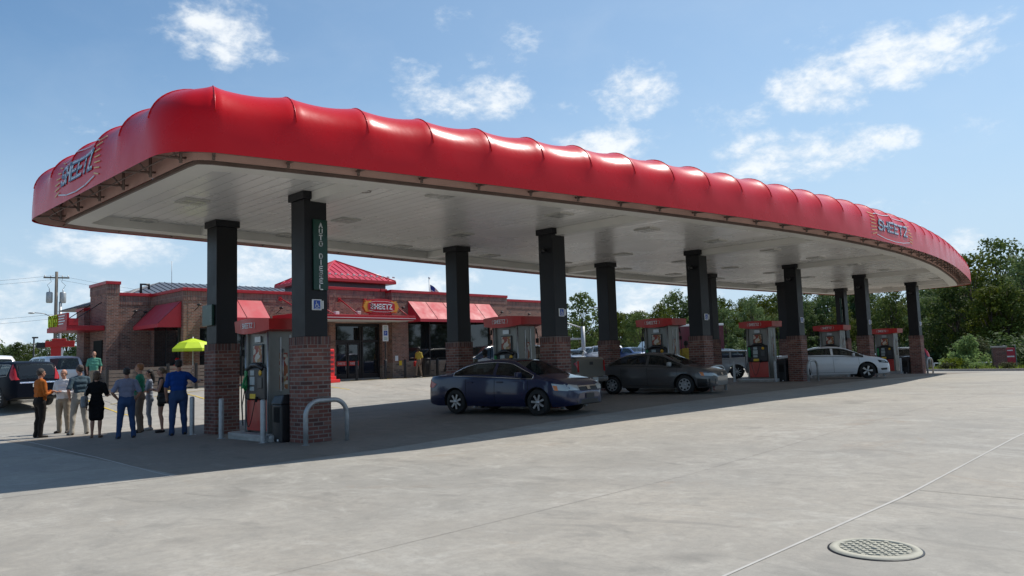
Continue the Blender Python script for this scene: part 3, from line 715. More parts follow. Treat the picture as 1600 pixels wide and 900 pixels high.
for k in range(-6, 7): s.rbox(ax+k*.38+.12, ax+k*.38+.27, ty0+.32, ty0+.37, tz+.36-abs(k)*0, tz+.44, .01)
sp(s, 'snow_guards', GALV, tower)

# awnings
def awning(nm, pts, face, nseg):
    """pts: wall top-left, wall top-right, out bottom-left, out bottom-right; face: wall bottom z"""
    tl, tr, bl, br = [Vector(p) for p in pts]; mb = MB(); wl = Vector((tl.x, tl.y, bl.z)); wr = Vector((tr.x, tr.y, br.z))
    mb.add([tl, tr, br, bl], [(0, 3, 2, 1)]); mb.add([tl, wl, bl], [(0, 1, 2)]); mb.add([tr, wr, br], [(0, 2, 1)])
    dn = Vector((0, 0, -.16)); mb.add([bl, br, br+dn, bl+dn], [(0, 3, 2, 1)]); mb.add([wl, bl, bl+dn, wl+dn], [(0, 3, 2, 1)]); mb.add([wr, br, br+dn, wr+dn], [(0, 1, 2, 3)])
    o = sp(mb, nm, REDAWN); so2 = o.modifiers.new('solid', 'SOLIDIFY'); so2.thickness = .015
    s = MB()
    for k in range(nseg+1): a = tl.lerp(tr, k/nseg); b = bl.lerp(br, k/nseg); n_ = (br-bl).cross(tl-bl).normalized()*.008; s.tube([a+n_, b+n_], .011, 5)
    sp(s, 'awning_seams', mat('dark_seam', (.12, .01, .015), .7), o); return o
awning('awning', [(26.7, YR-.02, 4.97), (33.0, YR-.02, 4.97), (26.75, YR-1.02, 3.95), (32.95, YR-1.02, 3.95)], 0, 5)
awning('awning', [(16.1, YD-.02, 4.83), (18.6, YD-.02, 4.83), (16.15, YD-1.0, 3.93), (18.55, YD-1.0, 3.93)], 0, 2)
awning('awning', [(14.78, 38.4, 4.72), (14.78, 35.4, 4.72), (13.75, 38.35, 3.68), (13.75, 35.45, 3.68)], 0, 1)

# windows and doors
FR = worn('dark_bronze_frame', (.022, .021, .022), .4, .2, 3)
def window(x0, x1, y, z0, z1, n, parent=None):
    fr = MB(); w = .06
    fr.box(x0, x1, y, y+.12, z0, z0+w); fr.box(x0, x1, y, y+.12, z1-w, z1)
    for k in range(n+1): x = x0+(x1-x0)*k/n; xx0 = max(x0, x-w/2); xx1 = min(x1, x+w/2); fr.box(xx0, xx1, y+.002, y+.118, z0+w, z1-w)
    o = sp(fr, 'window', FR, parent)
    for k in range(n):
        a = x0+(x1-x0)*k/n+w/2; b = x0+(x1-x0)*(k+1)/n-w/2
        sp(MB().box(a, b, y+.05, y+.06, z0+w, z1-w), 'pane', GLASS, o)
    return o
window(26.71, 33.0, YR+.06, 1.67, 3.94, 4)
window(15.56, 18.7, YD+.08, 1.2, 3.5, 3)
fr = MB(); fr.box(14.70, 14.79, 35.5, 38.3, 1.55, 3.62); o = sp(fr, 'window', FR)
for k in range(2): sp(MB().box(14.685, 14.699, 35.58+k*1.37, 36.83+k*1.37, 1.63, 3.54), 'pane', GLASS, o)
sp(MB().box(12.70, 12.76, 39.35, 40.5, 1.75, 3.1), 'service_window', mat('dark_opening', (.01, .01, .011), .4, spec=.02))
# entrance: full height dark storefront with a pair of doors and a side light
win = MB(); y = YE+.25
win.box(22.36, 25.29, y, y+.1, 3.6, 3.74); win.box(22.36, 25.29, y, y+.1, 2.75, 2.86)
for x in (22.36, 24.0, 24.14, 25.2): win.box(x, x+.09, y-.01, y+.11, .84, 3.6)
o = sp(win, 'storefront_frame', FR)
for a, b in ((22.46, 23.99), (24.24, 25.19)): sp(MB().box(a, b, y+.05, y+.06, 2.87, 3.59), 'pane', GLASS, o)
sp(MB().box(24.24, 25.19, y+.05, y+.06, 1.1, 2.74), 'pane', GLASS, o); sp(MB().box(24.24, 25.19, y, y+.1, .84, 1.09), 'kick_panel', FR, o)
RSTRIP = mat('door_red_band', (.55, .03, .02), .45)
for x in (22.46, 23.22):
    d = MB(); d.box(x+.02, x+.74, y-.02, y+.04, .86, 1.1); d.box(x+.02, x+.74, y-.02, y+.04, 2.62, 2.74); d.box(x+.02, x+.1, y-.02, y+.04, 1.101, 2.619); d.box(x+.66, x+.74, y-.02, y+.04, 1.101, 2.619)
    dd = sp(d, 'door', FR); sp(MB().box(x+.1, x+.66, y, y+.01, 1.1, 2.62), 'pane', GLASS, dd)
    b_ = sp(MB().box(x+.08, x+.68, y-.035, y-.022, 1.52, 1.76), 'red_band', RSTRIP, dd)
    s = MB(); strokes(s, word('SHEETZ', x+.14, 1.59, .055, .1, .025), .016, lambda u, v, o_: Vector((u, y-.036-o_, v))); sp(s, 'lettering', LETTER, dd)
    sp(MB().tube([(x+.6, y-.03, 1.3), (x+.6, y-.09, 1.35), (x+.6, y-.09, 1.5)], .015, 6), 'handle', STEEL, dd)
# entrance slab with tie rods
o = sp(MB().box(18.8, 26.1, 32.6, YE-.01, 3.82, 4.06), 'entrance_canopy', REDPAINT, bev=.015)
sp(MB().box(18.86, 26.04, 32.66, YE-.05, 3.80, 3.818), 'canopy_soffit', WHITE, o)
sp(MB().box(18.78, 26.12, 32.585, 32.6, 3.9, 3.925), 'canopy_trim_line', LETTER, o)
for x in (19.6, 21.2, 22.6, 24.2, 25.75):
    sp(MB().tube([(x, 32.75, 4.06), (x, (YE if x > 22 else YD)-.02, 5.0)], .028, 6).box(x-.09, x+.09, (YE if x > 22 else YD)-.04, (YE if x > 22 else YD)-.015, 4.86, 5.08), 'tie_rod', REDPAINT, o)
# the badge sign standing on the slab
SR = mat('sign_red', (.45, .012, .02), .35, coat=.4); SGOLD = mat('sign_gold', (.62, .27, .03), .4)
def oval(rx, rz, n=28, p=.75): return [(rx*math.copysign(abs(math.cos(2*PI*i/n))**p, math.cos(2*PI*i/n)), rz*math.copysign(abs(math.sin(2*PI*i/n))**p, math.sin(2*PI*i/n))) for i in range(n)]
SX, SY, SZ = 24.05, 32.95, 4.52
def plate(mb, poly, y0, y1, mi): return mb.prism(poly, y0, y1, mi, Matrix.Translation((SX, SY, SZ)) @ Matrix.Rotation(PI/2, 4, 'X'))
mb = MB(); plate(mb, oval(1.02, .41), -.12, .12, 0); sg = sp(mb, 'badge_sign', SR, o)
mb = MB()
for e in (-1, 1):
    for k in range(7):
        a = -.24+k*.08; x0_ = e*(.93-abs(k-3)*.04); x1_ = e*(1.16-abs(k-3)*.05); poly = [(x0_, a-.025), (x1_, a*1.25-.01), (x1_, a*1.25+.01), (x0_, a+.025)]
        if e < 0: poly = poly[::-1]
        plate(mb, poly, -.04, .13, 0)
    poly = [(e*.62, -.30), (e*1.0, -.24), (e*1.12, 0), (e*1.0, .24), (e*.62, .30), (e*.72, 0)]
    plate(mb, poly if e > 0 else poly[::-1], .1, .135, 0)
sp(mb, 'badge_wings', SGOLD, sg)
mb = MB(); plate(mb, oval(.86, .22, 24, .35), .121, .145, 0); sp(mb, 'name_panel', SR, sg)
fn = lambda u, v, o_: Vector((SX+u, SY-.147-o_, SZ+v))
s = MB(); strokes(s, word('SHEETZ', -.66, -.115, .165, .23, .065), .055, fn, 0, .02)
strokes(s, [[(-.75, -.2), (-.4, -.27), (.4, -.27), (.75, -.2)], [(-.75, .2), (-.4, .27), (.4, .27), (.75, .2)]], .016, fn, 0, .01)
sp(s, 'sign_lettering', LETTER, sg)
sp(MB().box(SX-.7, SX-.62, SY-.04, SY+.04, 4.06, SZ-.38).box(SX+.62, SX+.7, SY-.04, SY+.04, 4.06, SZ-.38), 'sign_posts', REDPAINT, sg)
for x, yy, z in ((26.0, YR, 4.55), (33.6, YR, 4.45), (36.2, YR+.15, 4.4), (13.9, YB, 4.42), (14.35, YB, 4.4), (15.3, YD, 4.5), (19.4, YD, 4.45)):
    sp(MB().tube([(x, yy-.02, z-.22), (x, yy-.35, z-.1), (x+.03, yy-.42, z)], .018, 6).ball((x+.02, yy-.45, z+.02), .10, 8, sq=(1, 1.1, .6)), 'wall_lamp', FR)
for x, z in ((22.9, 4.2), (21.6, 4.15)): sp(MB().rbox(x, x+.22, 33.3, 33.5, z-.08, z+.1, .02), 'floodlight', WHITE, o)
for x, c_ in ((34.0, (.03, .08, .35)),):
    p = sp(MB().box(35.3, 35.72, YR+.1, YR+.14, 2.4, 3.2), 'poster', WHITE); sp(MB().box(35.36, 35.66, YR+.09, YR+.099, 2.75, 3.1), 'blue_patch', BLUE, p); sp(MB().box(35.36, 35.66, YR+.09, YR+.099, 2.5, 2.7), 'orange_patch', mat('orange_print', (.7, .14, .02), .5), p)
sp(MB().box(25.75, 25.95, YR-.03, YR-.012, 1.7, 1.98), 'notice', LETTER); sp(MB().box(26.02, 26.2, YR-.03, YR-.012, 1.45, 1.7), 'notice', YEL)
# drive-through canopy on the left flank
o = sp(MB().box(11.12, 12.74, 39.1, 42.1, 3.55, 3.78), 'side_canopy', REDPAINT, bev=.015)
sp(MB().box(11.2, 11.6, 39.08, 39.2, 3.78, 4.1), 'side_sign_panel', REDPAINT, o)
sgn = sp(MB().box(11.14, 11.24, 39.15, 41.9, 3.78, 4.36), 'letter_board', REDPAINT, o)
s = MB(); strokes(s, word('MTO', .08, 3.85, .32, .42, .14), .11, lambda u, v, o_: Vector((11.13-o_, 41.85-u, v)), 0, .04); sp(s, 'yellow_letters', LIME, sgn)
s = MB(); strokes(s, [[(0, 4.24), (.9, 4.24)], [(0, 4.12), (.8, 4.12)], [(0, 4.0), (.9, 4.0)], [(0, 3.88), (.7, 3.88)]], .05, lambda u, v, o_: Vector((11.13-o_, 40.3-u, v)), 0, .01); sp(s, 'white_panel', LETTER, sgn)
for yv in (39.6, 41.2): sp(MB().tube([(11.2, yv, 3.78), (12.74, yv, 4.9)], .022, 6), 'tie_rod', FR, o)

# patio fence, umbrella, people furniture outside
FN = worn('fence_board', (.20, .155, .125), .8, .25, 4)
t = thing('patio_fence', 'low tan slatted patio fence with dark posts in front of the shop\'s left end', 'fence', (13.4, 33.4, g(13.4, 33.4)))
for k in range(5):
    x = -2.4+k*1.2; z0 = g(13.4+x, 33.4)-g(13.4, 33.4)
    bevel(MB().box(x-.05, x+.05, -.05, .05, z0-.05, z0+1.12).build('post', FR, t), .006)
    if k < 4:
        s = MB()
        for q in range(6): s.box(x+.06, x+1.14, -.015, .015, z0+.12+q*.155, z0+.25+q*.155)
        s.build('slat_panel', FN, t)
ux, uy = at_px(302, Y=34.3); t = thing('patio_umbrella', 'open lime green patio umbrella behind the patio fence', 'umbrella', (ux, uy, g(ux, uy)))
zt = 2.98-g(ux, uy)
mb = MB(); n = 8; o_ = 0
mb.v = [(0, 0, zt)]+[(.62*math.cos(2*PI*k/n), .62*math.sin(2*PI*k/n), zt-.19) for k in range(n)]+[(0.92*math.cos(2*PI*k/n), 0.92*math.sin(2*PI*k/n), zt-.46) for k in range(n)]+[(0.92*math.cos(2*PI*k/n), 0.92*math.sin(2*PI*k/n), zt-.58) for k in range(n)]
for k in range(n):
    q = (k+1) % n; mb.f += [(0, 1+k, 1+q), (1+k, 9+k, 9+q, 1+q), (9+k, 17+k, 17+q, 9+q)]; mb.m += [0]*3; mb.sm += [False]*3
o = mb.build('canopy', LIME, t); s_ = o.modifiers.new('s', 'SOLIDIFY'); s_.thickness = .01
MB().tube([(0, 0, 0), (0, 0, zt+.06)], .022, 8).build('pole', WHITE, t); MB().lathe([(.001, .08), (.2, .07), (.24, 0)], n=16).build('base', BLACK, t)
s = MB()
for k in range(n): s.tube([(0, 0, zt-.35), (.7*math.cos(2*PI*k/n), .7*math.sin(2*PI*k/n), zt-.24)], .008, 4)
s.build('ribs', WHITE, t)
# handicapped parking sign
px_, py_ = 24.75, 33.5; zz = g(px_, py_); t = thing('parking_sign', 'tall white and blue accessible parking sign on a dark post at the shop door', 'sign', (px_, py_, zz))
MB().tube([(0, 0, 0), (0, 0, 2.85)], .03, 8).build('post', FR, t); MB().lathe([(.001, 1.03), (.06, 1.02), (.075, .98), (.075, 0)], n=14).build('post_guard', FR, t)
bevel(MB().box(-.18, .18, -.05, -.035, 2.0, 2.85).build('sign_plate', LETTER, t), .004)
s = MB(); s.box(-.12, .12, -.055, -.051, 2.3, 2.56, 1); strokes(s, word('P', -.04, 2.36, .08, .13, 0), .02, lambda u, v, o_: Vector((u, -.056-o_, v)), 0, .002); s.build('blue_patch', [LETTER, BLUE], t)
s = MB()
for q in (2.76, 2.69, 2.62, 2.2, 2.12, 2.06): s.box(-.12, .12, -.054, -.051, q, q+.025)
s.build('sign_text_lines', mat('sign_green', (.03, .2, .12), .5), t)
def dbollard(x, y, label):
    t = thing('dark_bollard', label, 'bollard', (x, y, g(x, y)), 0, 'dark bollards along the shop front')
    MB().lathe([(.001, 1.02), (.05, 1.015), (.07, .98), (.075, .95), (.075, 0)], n=16).build('post', FR, t); MB().lathe([(.077, .90), (.08, .9), (.08, .86), (.077, .86)], n=16).build('band', BLACK, t)
dbollard(22.9, 33.45, 'dark bollard in front of the shop\'s glass doors'); dbollard(26.0, 33.45, 'dark bollard between the parking sign and the slatted bin')
dbollard(28.4, 33.6, 'dark bollard just right of the slatted bin by the shop window')
x, y = at_px(662, Y=33.55); t = thing('slatted_litter_bin', 'dark slatted litter bin standing under the shop window', 'litter bin', (x, y, g(x, 35)+.09))
s = MB(); s.lathe([(.001, .05), (.27, .05), (.27, .92), (.001, .92)], n=20, smooth=True); s.build('drum', BLACK, t)
s = MB()
for k in range(20): a = 2*PI*k/20; s.box(-.03, .03, .285, .31, .03, .9, M=Matrix.Rotation(a, 4, 'Z'))
s.build('slats', FR, t); MB().lathe([(.001, .99), (.2, .98), (.33, .95), (.33, .9), (.001, .9)], n=20).build('lid', BLACK, t)
x, y = 20.6, 32.3; t = thing('red_sign_stand', 'red freestanding plastic sign stand left of the shop doors', 'sign stand', (x, y, g(x, y)), .25)
bevel(MB().box(-.27, .27, -.05, .05, .3, 1.62).build('board', mat('bright_red_plastic', (.75, .03, .03), .4), t), .04)
bevel(MB().box(-.4, .4, -.28, .28, 0, .16).box(-.32, .32, -.1, .1, .16, .31).build('base', MATS['bright_red_plastic'], t), .02)
s = MB()
for q in (.5, .72, .94, 1.16, 1.38): s.box(-.2, .2, -.06, -.05, q, q+.12)
s.build('poster_panels', mat('poster_dark', (.14, .02, .03), .4), t)
# ------------------------------------------------------------------ pump islands
PX, PY = 8.85, 16.28
YLW = mat('yellow_button', (.8, .45, .03), .45); SCR = mat('pump_screen', (.30, .36, .38), .2); SCRD = mat('pump_display_frame', (.03, .035, .04), .3); NGRN = mat('nozzle_green', (.01, .22, .06), .4); NBLU = mat('nozzle_blue', (.02, .08, .3), .4)
REDKICK = worn('pump_red_panel', (.46, .03, .022), .35, .12, 4, coat=.2); VAL = worn('pump_valance_red', (.50, .02, .018), .4, .1, 3, coat=.2)
POST = mat('pump_poster', (.32, .24, .2), .5)
def _post():
    t = NT(POST); c = t.n('ShaderNodeTexCoord').outputs['Object']; a = t.noise(c, 9, 3); v = t.n('ShaderNodeTexVoronoi'); v.inputs['Scale'].default_value = 11; t.l(c, v.inputs[0])
    r = t.n('ShaderNodeValToRGB'); e = r.color_ramp.elements; e[0].color = (.30, .05, .03, 1); e[1].color = (.55, .5, .42, 1); e[0].position = .3; e[1].position = .65; q = e.new(.5); q.color = (.35, .2, .05, 1)
    t.l(v.outputs['Color'], r.inputs[0]); t.l(r.outputs[0], t.b.inputs['Base Color'])
_post()
def pump(x, y, label, first=None):
    z = g(x, y)
    t = thing('fuel_dispenser', label, 'fuel pump', (x, y, z+.15), 0, 'fuel dispensers on the pump islands')
    # local: faces look along -x and +x, long side along y
    HW, HL = .35, .53
    # end posts with a recessed grey side panel
    for e in (-1, 1):
        m = MB(); y0, y1 = (HL-.10, HL) if e > 0 else (-HL, -HL+.10)
        m.rbox(-HW-.02, HW+.02, y0, y1, 0, 2.26, .03); p = m.build('end_panel', GREY, t)
        s = MB(); ye = e*(HL+.004); s.box(-.1, .1, min(ye, ye-.003*e), max(ye, ye-.003*e)+.001, .95, 1.75); s.build('side_poster', POST, p)
        s = MB(); s.tube([(-.02, ye+.012*e, .95), (-.02, ye+.012*e, 1.85)], .014, 6); s.rbox(-.09, -.05, ye-.01, ye+.01, .9, 2.1, .004); s.rbox(.14, .18, ye-.01, ye+.01, .2, 2.15, .004); s.build('side_trim', STEEL, p)
    m = MB(); m.box(-HW+.05, HW-.05, -HL+.105, HL-.105, .02, 2.2); m.build('cabinet', GREY, t)
    for e in (-1, 1):
        R = Matrix.Rotation(0 if e < 0 else PI, 4, 'Z')       # face built on -x
        fx = -HW+.045
        k = MB(); k.rbox(fx-.06, fx+.0, -HL+.05, HL-.05, .04, .72, .012); k.xf(R); ko = k.build('lower_door', REDKICK, t)
        k = MB(); k.rbox(fx-.115, fx+.0, -HL+.06, HL-.06, .73, 1.44, .03); k.tube([(fx-.09, -HL+.16, 1.40), (fx-.1, -.12, 1.50), (fx-.1, .1, 1.50), (fx-.09, HL-.18, 1.40)], .055, 8); k.xf(R); bz = k.build('bezel', BLACK, t)
        k = MB(); k.box(fx-.122, fx-.116, -.02, .20, 1.06, 1.24); k.box(fx-.122, fx-.116, .0, .18, 1.27, 1.38); k.box(fx-.122, fx-.116, -.0, .2, .93, 1.02); k.xf(R); k.build('screen', SCR, bz)
        k = MB(); k.lathe([(.0001, 0), (.062, 0), (.062, .008)], c=(fx-.126, -.27, 1.32), axis='x', n=16); k.xf(R); k.build('round_button', YLW, bz)
        k = MB(); k.rbox(fx-.13, fx-.115, -.36, -.16, .98, 1.22, .01); k.xf(R); k.build('card_reader', SCRD, bz)
        k = MB(); k.box(fx-.124, fx-.116, -.06, .2, .755, .86); k.xf(R); k.build('yellow_sticker', YEL, bz)
        # nozzles and hoses on the left of the face
        k = MB(); k.rbox(fx-.14, fx-.1, .33, .43, .95, 1.38, .015); k.xf(R); k.build('nozzle_boot', NGRN if e < 0 else NBLU, bz)
        k = MB(); k.tube([(fx-.16, .33, .92), (fx-.2, .36, 1.08), (fx-.17, .34, 1.2), (fx-.11, .32, 1.28)], [.022, .03, .028, .012], 8); k.rbox(fx-.24, fx-.15, .31, .37, .98, 1.05, .01); k.xf(R); k.build('nozzle', NGRN, bz)
        k = MB(); P = []
        for i in range(17):
            u = i/16; P.append((fx-.16-.05*math.sin(PI*u), .33-.48*u, .92-.78*math.sin(PI*u)*(1-.15*u)+(-.12)*u))
        k.tube(P, .010, 6); k.tube([(fx-.13, -.12, .80), (fx-.13, -.12, .68)], .022, 8); k.xf(R); k.build('hose', RUBBER, bz)
        k = MB(); P = [(fx-.08, HL-.02, 2.2), (fx-.14, HL+.03, 2.0), (fx-.14, HL+.04, 1.4), (fx-.13, HL+.04, .6), (fx-.12, HL, .15), (fx-.15, HL-.03, .6), (fx-.16, .36, .95)]
        k.tube(P, .012, 6); k.tube([(fx-.12, HL+.0, 2.15), (fx-.12, HL, 2.0)], .025, 8); k.rbox(fx-.17, fx-.1, HL-.02, HL+.06, 1.72, 1.86, .012); k.xf(R); k.build('overhead_hose', RUBBER, t)
        k = MB(); k.rbox(fx-.035, fx-.005, -.22, .22, 1.53, 1.96, .01); k.xf(R); pf = k.build('poster_frame', SCRD, t)
        k = MB(); k.box(fx-.040, fx-.0355, -.19, .19, 1.56, 1.93); k.xf(R); k.build('poster', POST, pf)
        k = MB(); k.rbox(fx-.04, fx-.005, -.13, .13, 2.0, 2.14, .008); k.xf(R); k.build('pump_number', STEEL, t)
        k = MB(); k.tube([(fx-.06, -HL+.02, 0), (fx-.06, -HL+.02, 2.25)], .022, 8); k.tube([(fx-.06, HL-.03, 0), (fx-.06, HL-.03, 2.25)], .022, 8); k.xf(R); k.build('corner_trim', STEEL, t)
    # valance: shallow bowed red box
    n = 10; top = []; m = MB()
    VH = .30
    def vx(u): return .48+.10*math.sin(PI*u)
    ring = [(-vx(i/n), -.78+1.56*i/n) for i in range(n+1)]+[(vx(1-i/n), .78-1.56*i/n) for i in range(n+1)]
    o_ = len(m.v); N_ = len(ring)
    def zt_(yy): return 2.50+.03*math.cos(yy/.78*PI/2)
    def zb_(yy): return 2.26-.07*math.cos(yy/.78*PI/2)
    m.v = [(a, b, zb_(b)) for a, b in ring]+[(a*1.03, b*1.02, zt_(b)) for a, b in ring]
    m.f = [(i, (i+1) % N_, N_+(i+1) % N_, N_+i) for i in range(N_)]; m.f += [(i+1, i, N_-1-i, N_-2-i) for i in range(n)]; m.f += [(N_+i, N_+i+1, 2*N_-2-i, 2*N_-1-i) for i in range(n)]
    m.m = [0]*len(m.f); m.sm = [False]*len(m.f); v_ = m.build('valance', VAL, t)
    s = MB()
    for e in (-1, 1):
        f = lambda u, v, o_: Vector((e*(vx((u*-e+.78)/1.56)+.012+o_), u*-e if e > 0 else u, v)) if False else Vector((e*(vx((abs(u)*0+u*(-e)*-1+.78)/1.56)+.014+o_), u*(-e)*-1, v))
        if e < 0: f = lambda u, v, o_: Vector((-(vx((-u+.78)/1.56)+.016+o_), -u, v))
        else: f = lambda u, v, o_: Vector(((vx((u+.78)/1.56)+.016+o_), u, v))
        strokes(s, word('SHEETZ', -.235, 2.325, .055, .10, .026), .017, f, 0, .003)
        strokes(s, [[(-.3, 2.31), (-.33, 2.38), (-.3, 2.44)], [(.3, 2.31), (.33, 2.38), (.3, 2.44)]], .015, f, 1, .003)
    s.build('lettering', [LETTER, mat('silver_line', (.5, .42, .4), .4)], v_)
    return t
ORD = ['nearest', 'second', 'third', 'fourth', 'fifth', 'farthest']
p0 = None
for i in range(6):
    x = PX+i*DX; z = g(x, PY)
    lab = f'{ORD[i]} fuel dispenser from the left, grey with a red valance and red lower door'
    if p0 is None: p0 = pump(x, PY, lab)
    else: q = dup(p0); q.location = (x, PY, z+.15); q['label'] = lab
    # island
    t = thing('pump_island', f'low concrete island under the {ORD[i]} fuel dispenser', 'island', (x, PY, z), 0, 'concrete pump islands')
    r = .16; poly = []
    for cx_, cy_, a0 in ((.62-r, .98-r, 0), (-.62+r, .98-r, PI/2), (-.62+r, -.98+r, PI), (.62-r, -.98+r, 1.5*PI)):
        for k in range(5): a = a0+k*PI/8; poly.append((cx_+r*math.cos(a), cy_+r*math.sin(a)))
    bevel(MB().prism(poly, -.02, .15).build('slab', CONC2, t), .012); bevel(MB().prism([(a*1.006, b*1.004) for a, b in poly], .085, .138).build('steel_edge', STEEL, t), .004)
    # guard posts
    for (gx_, gy_, w_) in ((-.70, 1.02, 'far'), (-.70, -.92, 'near'), (.70, 1.02, 'far'), (.70, -.92, 'near')):
        if gx_ > 0 and i not in (0, 1, 2, 3): pass
        t = thing('guard_post', f'steel guard post at the {w_} {"left" if gx_ < 0 else "right"} corner of the {ORD[i]} pump island', 'guard post', (x+gx_, PY+gy_, g(x+gx_, PY+gy_)), 0, 'steel guard posts round the pump islands')
        MB().lathe([(.001, .92), (.035, .915), (.052, .9), (.057, .88), (.057, 0)], n=16).build('tube', GALV, t); MB().lathe([(.1, .012), (.1, 0)], n=16).lathe([(.001, .013), (.1, .012)], n=16).build('base_plate', GALV, t)
    # hoop guard in front of the near column
    hx, hy = x, Y0-.62; t = thing('hoop_guard', f'bent steel hoop guard in front of the {ROWN[i]} near column', 'hoop guard', (hx, hy, g(hx, hy)), 0, 'steel hoop guards in front of the columns')
    P = [(-.49, 0, 0), (-.49, 0, .55)]+[(-.49+.32-.32*math.cos(a), 0, .56+.32*math.sin(a)) for a in [k*PI/16 for k in range(9)]]+[(.49-.32+.32*math.sin(a), 0, .56+.32*math.cos(a)) for a in [k*PI/16 for k in range(9)]]+[(.49, 0, 0)]
    MB().tube(P, .048, 14).build('bent_tube', GALV, t); MB().lathe([(.001, .01), (.08, .01), (.08, 0)], c=(-.49, 0, 0), n=16).build('base_plate', GALV, t); MB().lathe([(.001, .01), (.08, .01), (.08, 0)], c=(.49, 0, 0), n=16).build('base_plate', GALV, t)
    # waste and squeegee bin beside the near column
    bx, by = x-.12, Y0+.56; zb2 = g(bx, by); t = thing('service_bin', f'black service bin with a hooded top against the {ROWN[i]} near column', 'waste bin', (bx, by, zb2), 0, 'black service bins by the near columns')
    m = MB(); m.rbox(-.36, .36, -.2, .2, .0, .80, .03); m.build('body', BLACK, t)
    m = MB(); m.add([(-.38, -.22, .80), (.38, -.22, .80), (.38, .22, .80), (-.38, .22, .80), (-.30, -.2, 1.0), (.36, -.2, 1.02), (.36, .2, 1.02), (-.30, .2, .97)], [(3, 2, 1, 0), (4, 5, 6, 7), (0, 1, 5, 4), (1, 2, 6, 5), (2, 3, 7, 6), (3, 0, 4, 7)]); bevel(m.build('hood', BLACK, t), .02)
    MB().rbox(-.366, -.35, -.13, .11, .42, .74, .006).build('opening', mat('bin_hole', (.004, .004, .004), .9), t)
    MB().box(-.368, -.36, -.08, -.03, .03, .07).build('white_label', LETTER, t)
x, y = 8.21, 19.0; t = thing('guard_post', 'steel guard post standing alone beside the man in the blue polo shirt', 'guard post', (x, y, 0), 0, 'steel guard posts round the pump islands')
MB().lathe([(.001, .94), (.035, .935), (.05, .92), (.057, .9), (.057, 0)], n=16).build('tube', GALV, t); MB().lathe([(.001, .013), (.1, .012), (.1, 0)], n=16).build('base_plate', GALV, t)
# ------------------------------------------------------------------ vehicles
CGLASS = bpy.data.materials.new('car_glass'); CGLASS.use_nodes = True
def _cg():
    t = CGLASS.node_tree; b = t.nodes['Principled BSDF']; b.inputs['Base Color'].default_value = (.012, .015, .016, 1); b.inputs['Roughness'].default_value = .03; b.inputs['Specular IOR Level'].default_value = .8
    tr = t.nodes.new('ShaderNodeBsdfTransparent'); tr.inputs[0].default_value = (.62, .68, .66, 1); mx = t.nodes.new('ShaderNodeMixShader'); mx.inputs[0].default_value = .45
    t.links.new(b.outputs[0], mx.inputs[1]); t.links.new(tr.outputs[0], mx.inputs[2]); t.links.new(mx.outputs[0], t.nodes['Material Output'].inputs[0])
_cg()
SEAT = worn('seat_cloth', (.05, .05, .055), .9, .2, 5); HLAMP = mat('headlamp_lens', (.42, .44, .42), .12, .2, coat=.6); AMBER = mat('amber_lens', (.75, .20, .02), .2, coat=.4); RLAMP = mat('tail_lamp_red', (.45, .012, .012), .18, coat=.5)
TYRE = worn('tyre_rubber', (.022, .022, .022), .8, .3, 9); ALLOY = worn('alloy_rim', (.50, .51, .52), .3, .12, 7, metal=.8); ARCH = mat('underbody', (.01, .01, .01), .9); PLATE = mat('number_plate', (.55, .57, .56), .5); SEAM = mat('shut_line', (.008, .008, .008), .8)
def lerp_tab(T, x):
    if x <= T[0][0]: return T[0][1]
    for (a, b), (c, d) in zip(T, T[1:]):
        if x <= c: return b+(d-b)*(x-a)/(c-a)
    return T[-1][1]
def smooth_tab(T, r=.06):
    return lambda x: (lerp_tab(T, x-r)+2*lerp_tab(T, x)+lerp_tab(T, x+r)+lerp_tab(T, x-r/2)+lerp_tab(T, x+r/2))/6
def paint(name, col, metal=.35, rough=.28):
    m = mat(name, col, .34, metal*.5, .5, coat=.85); return m
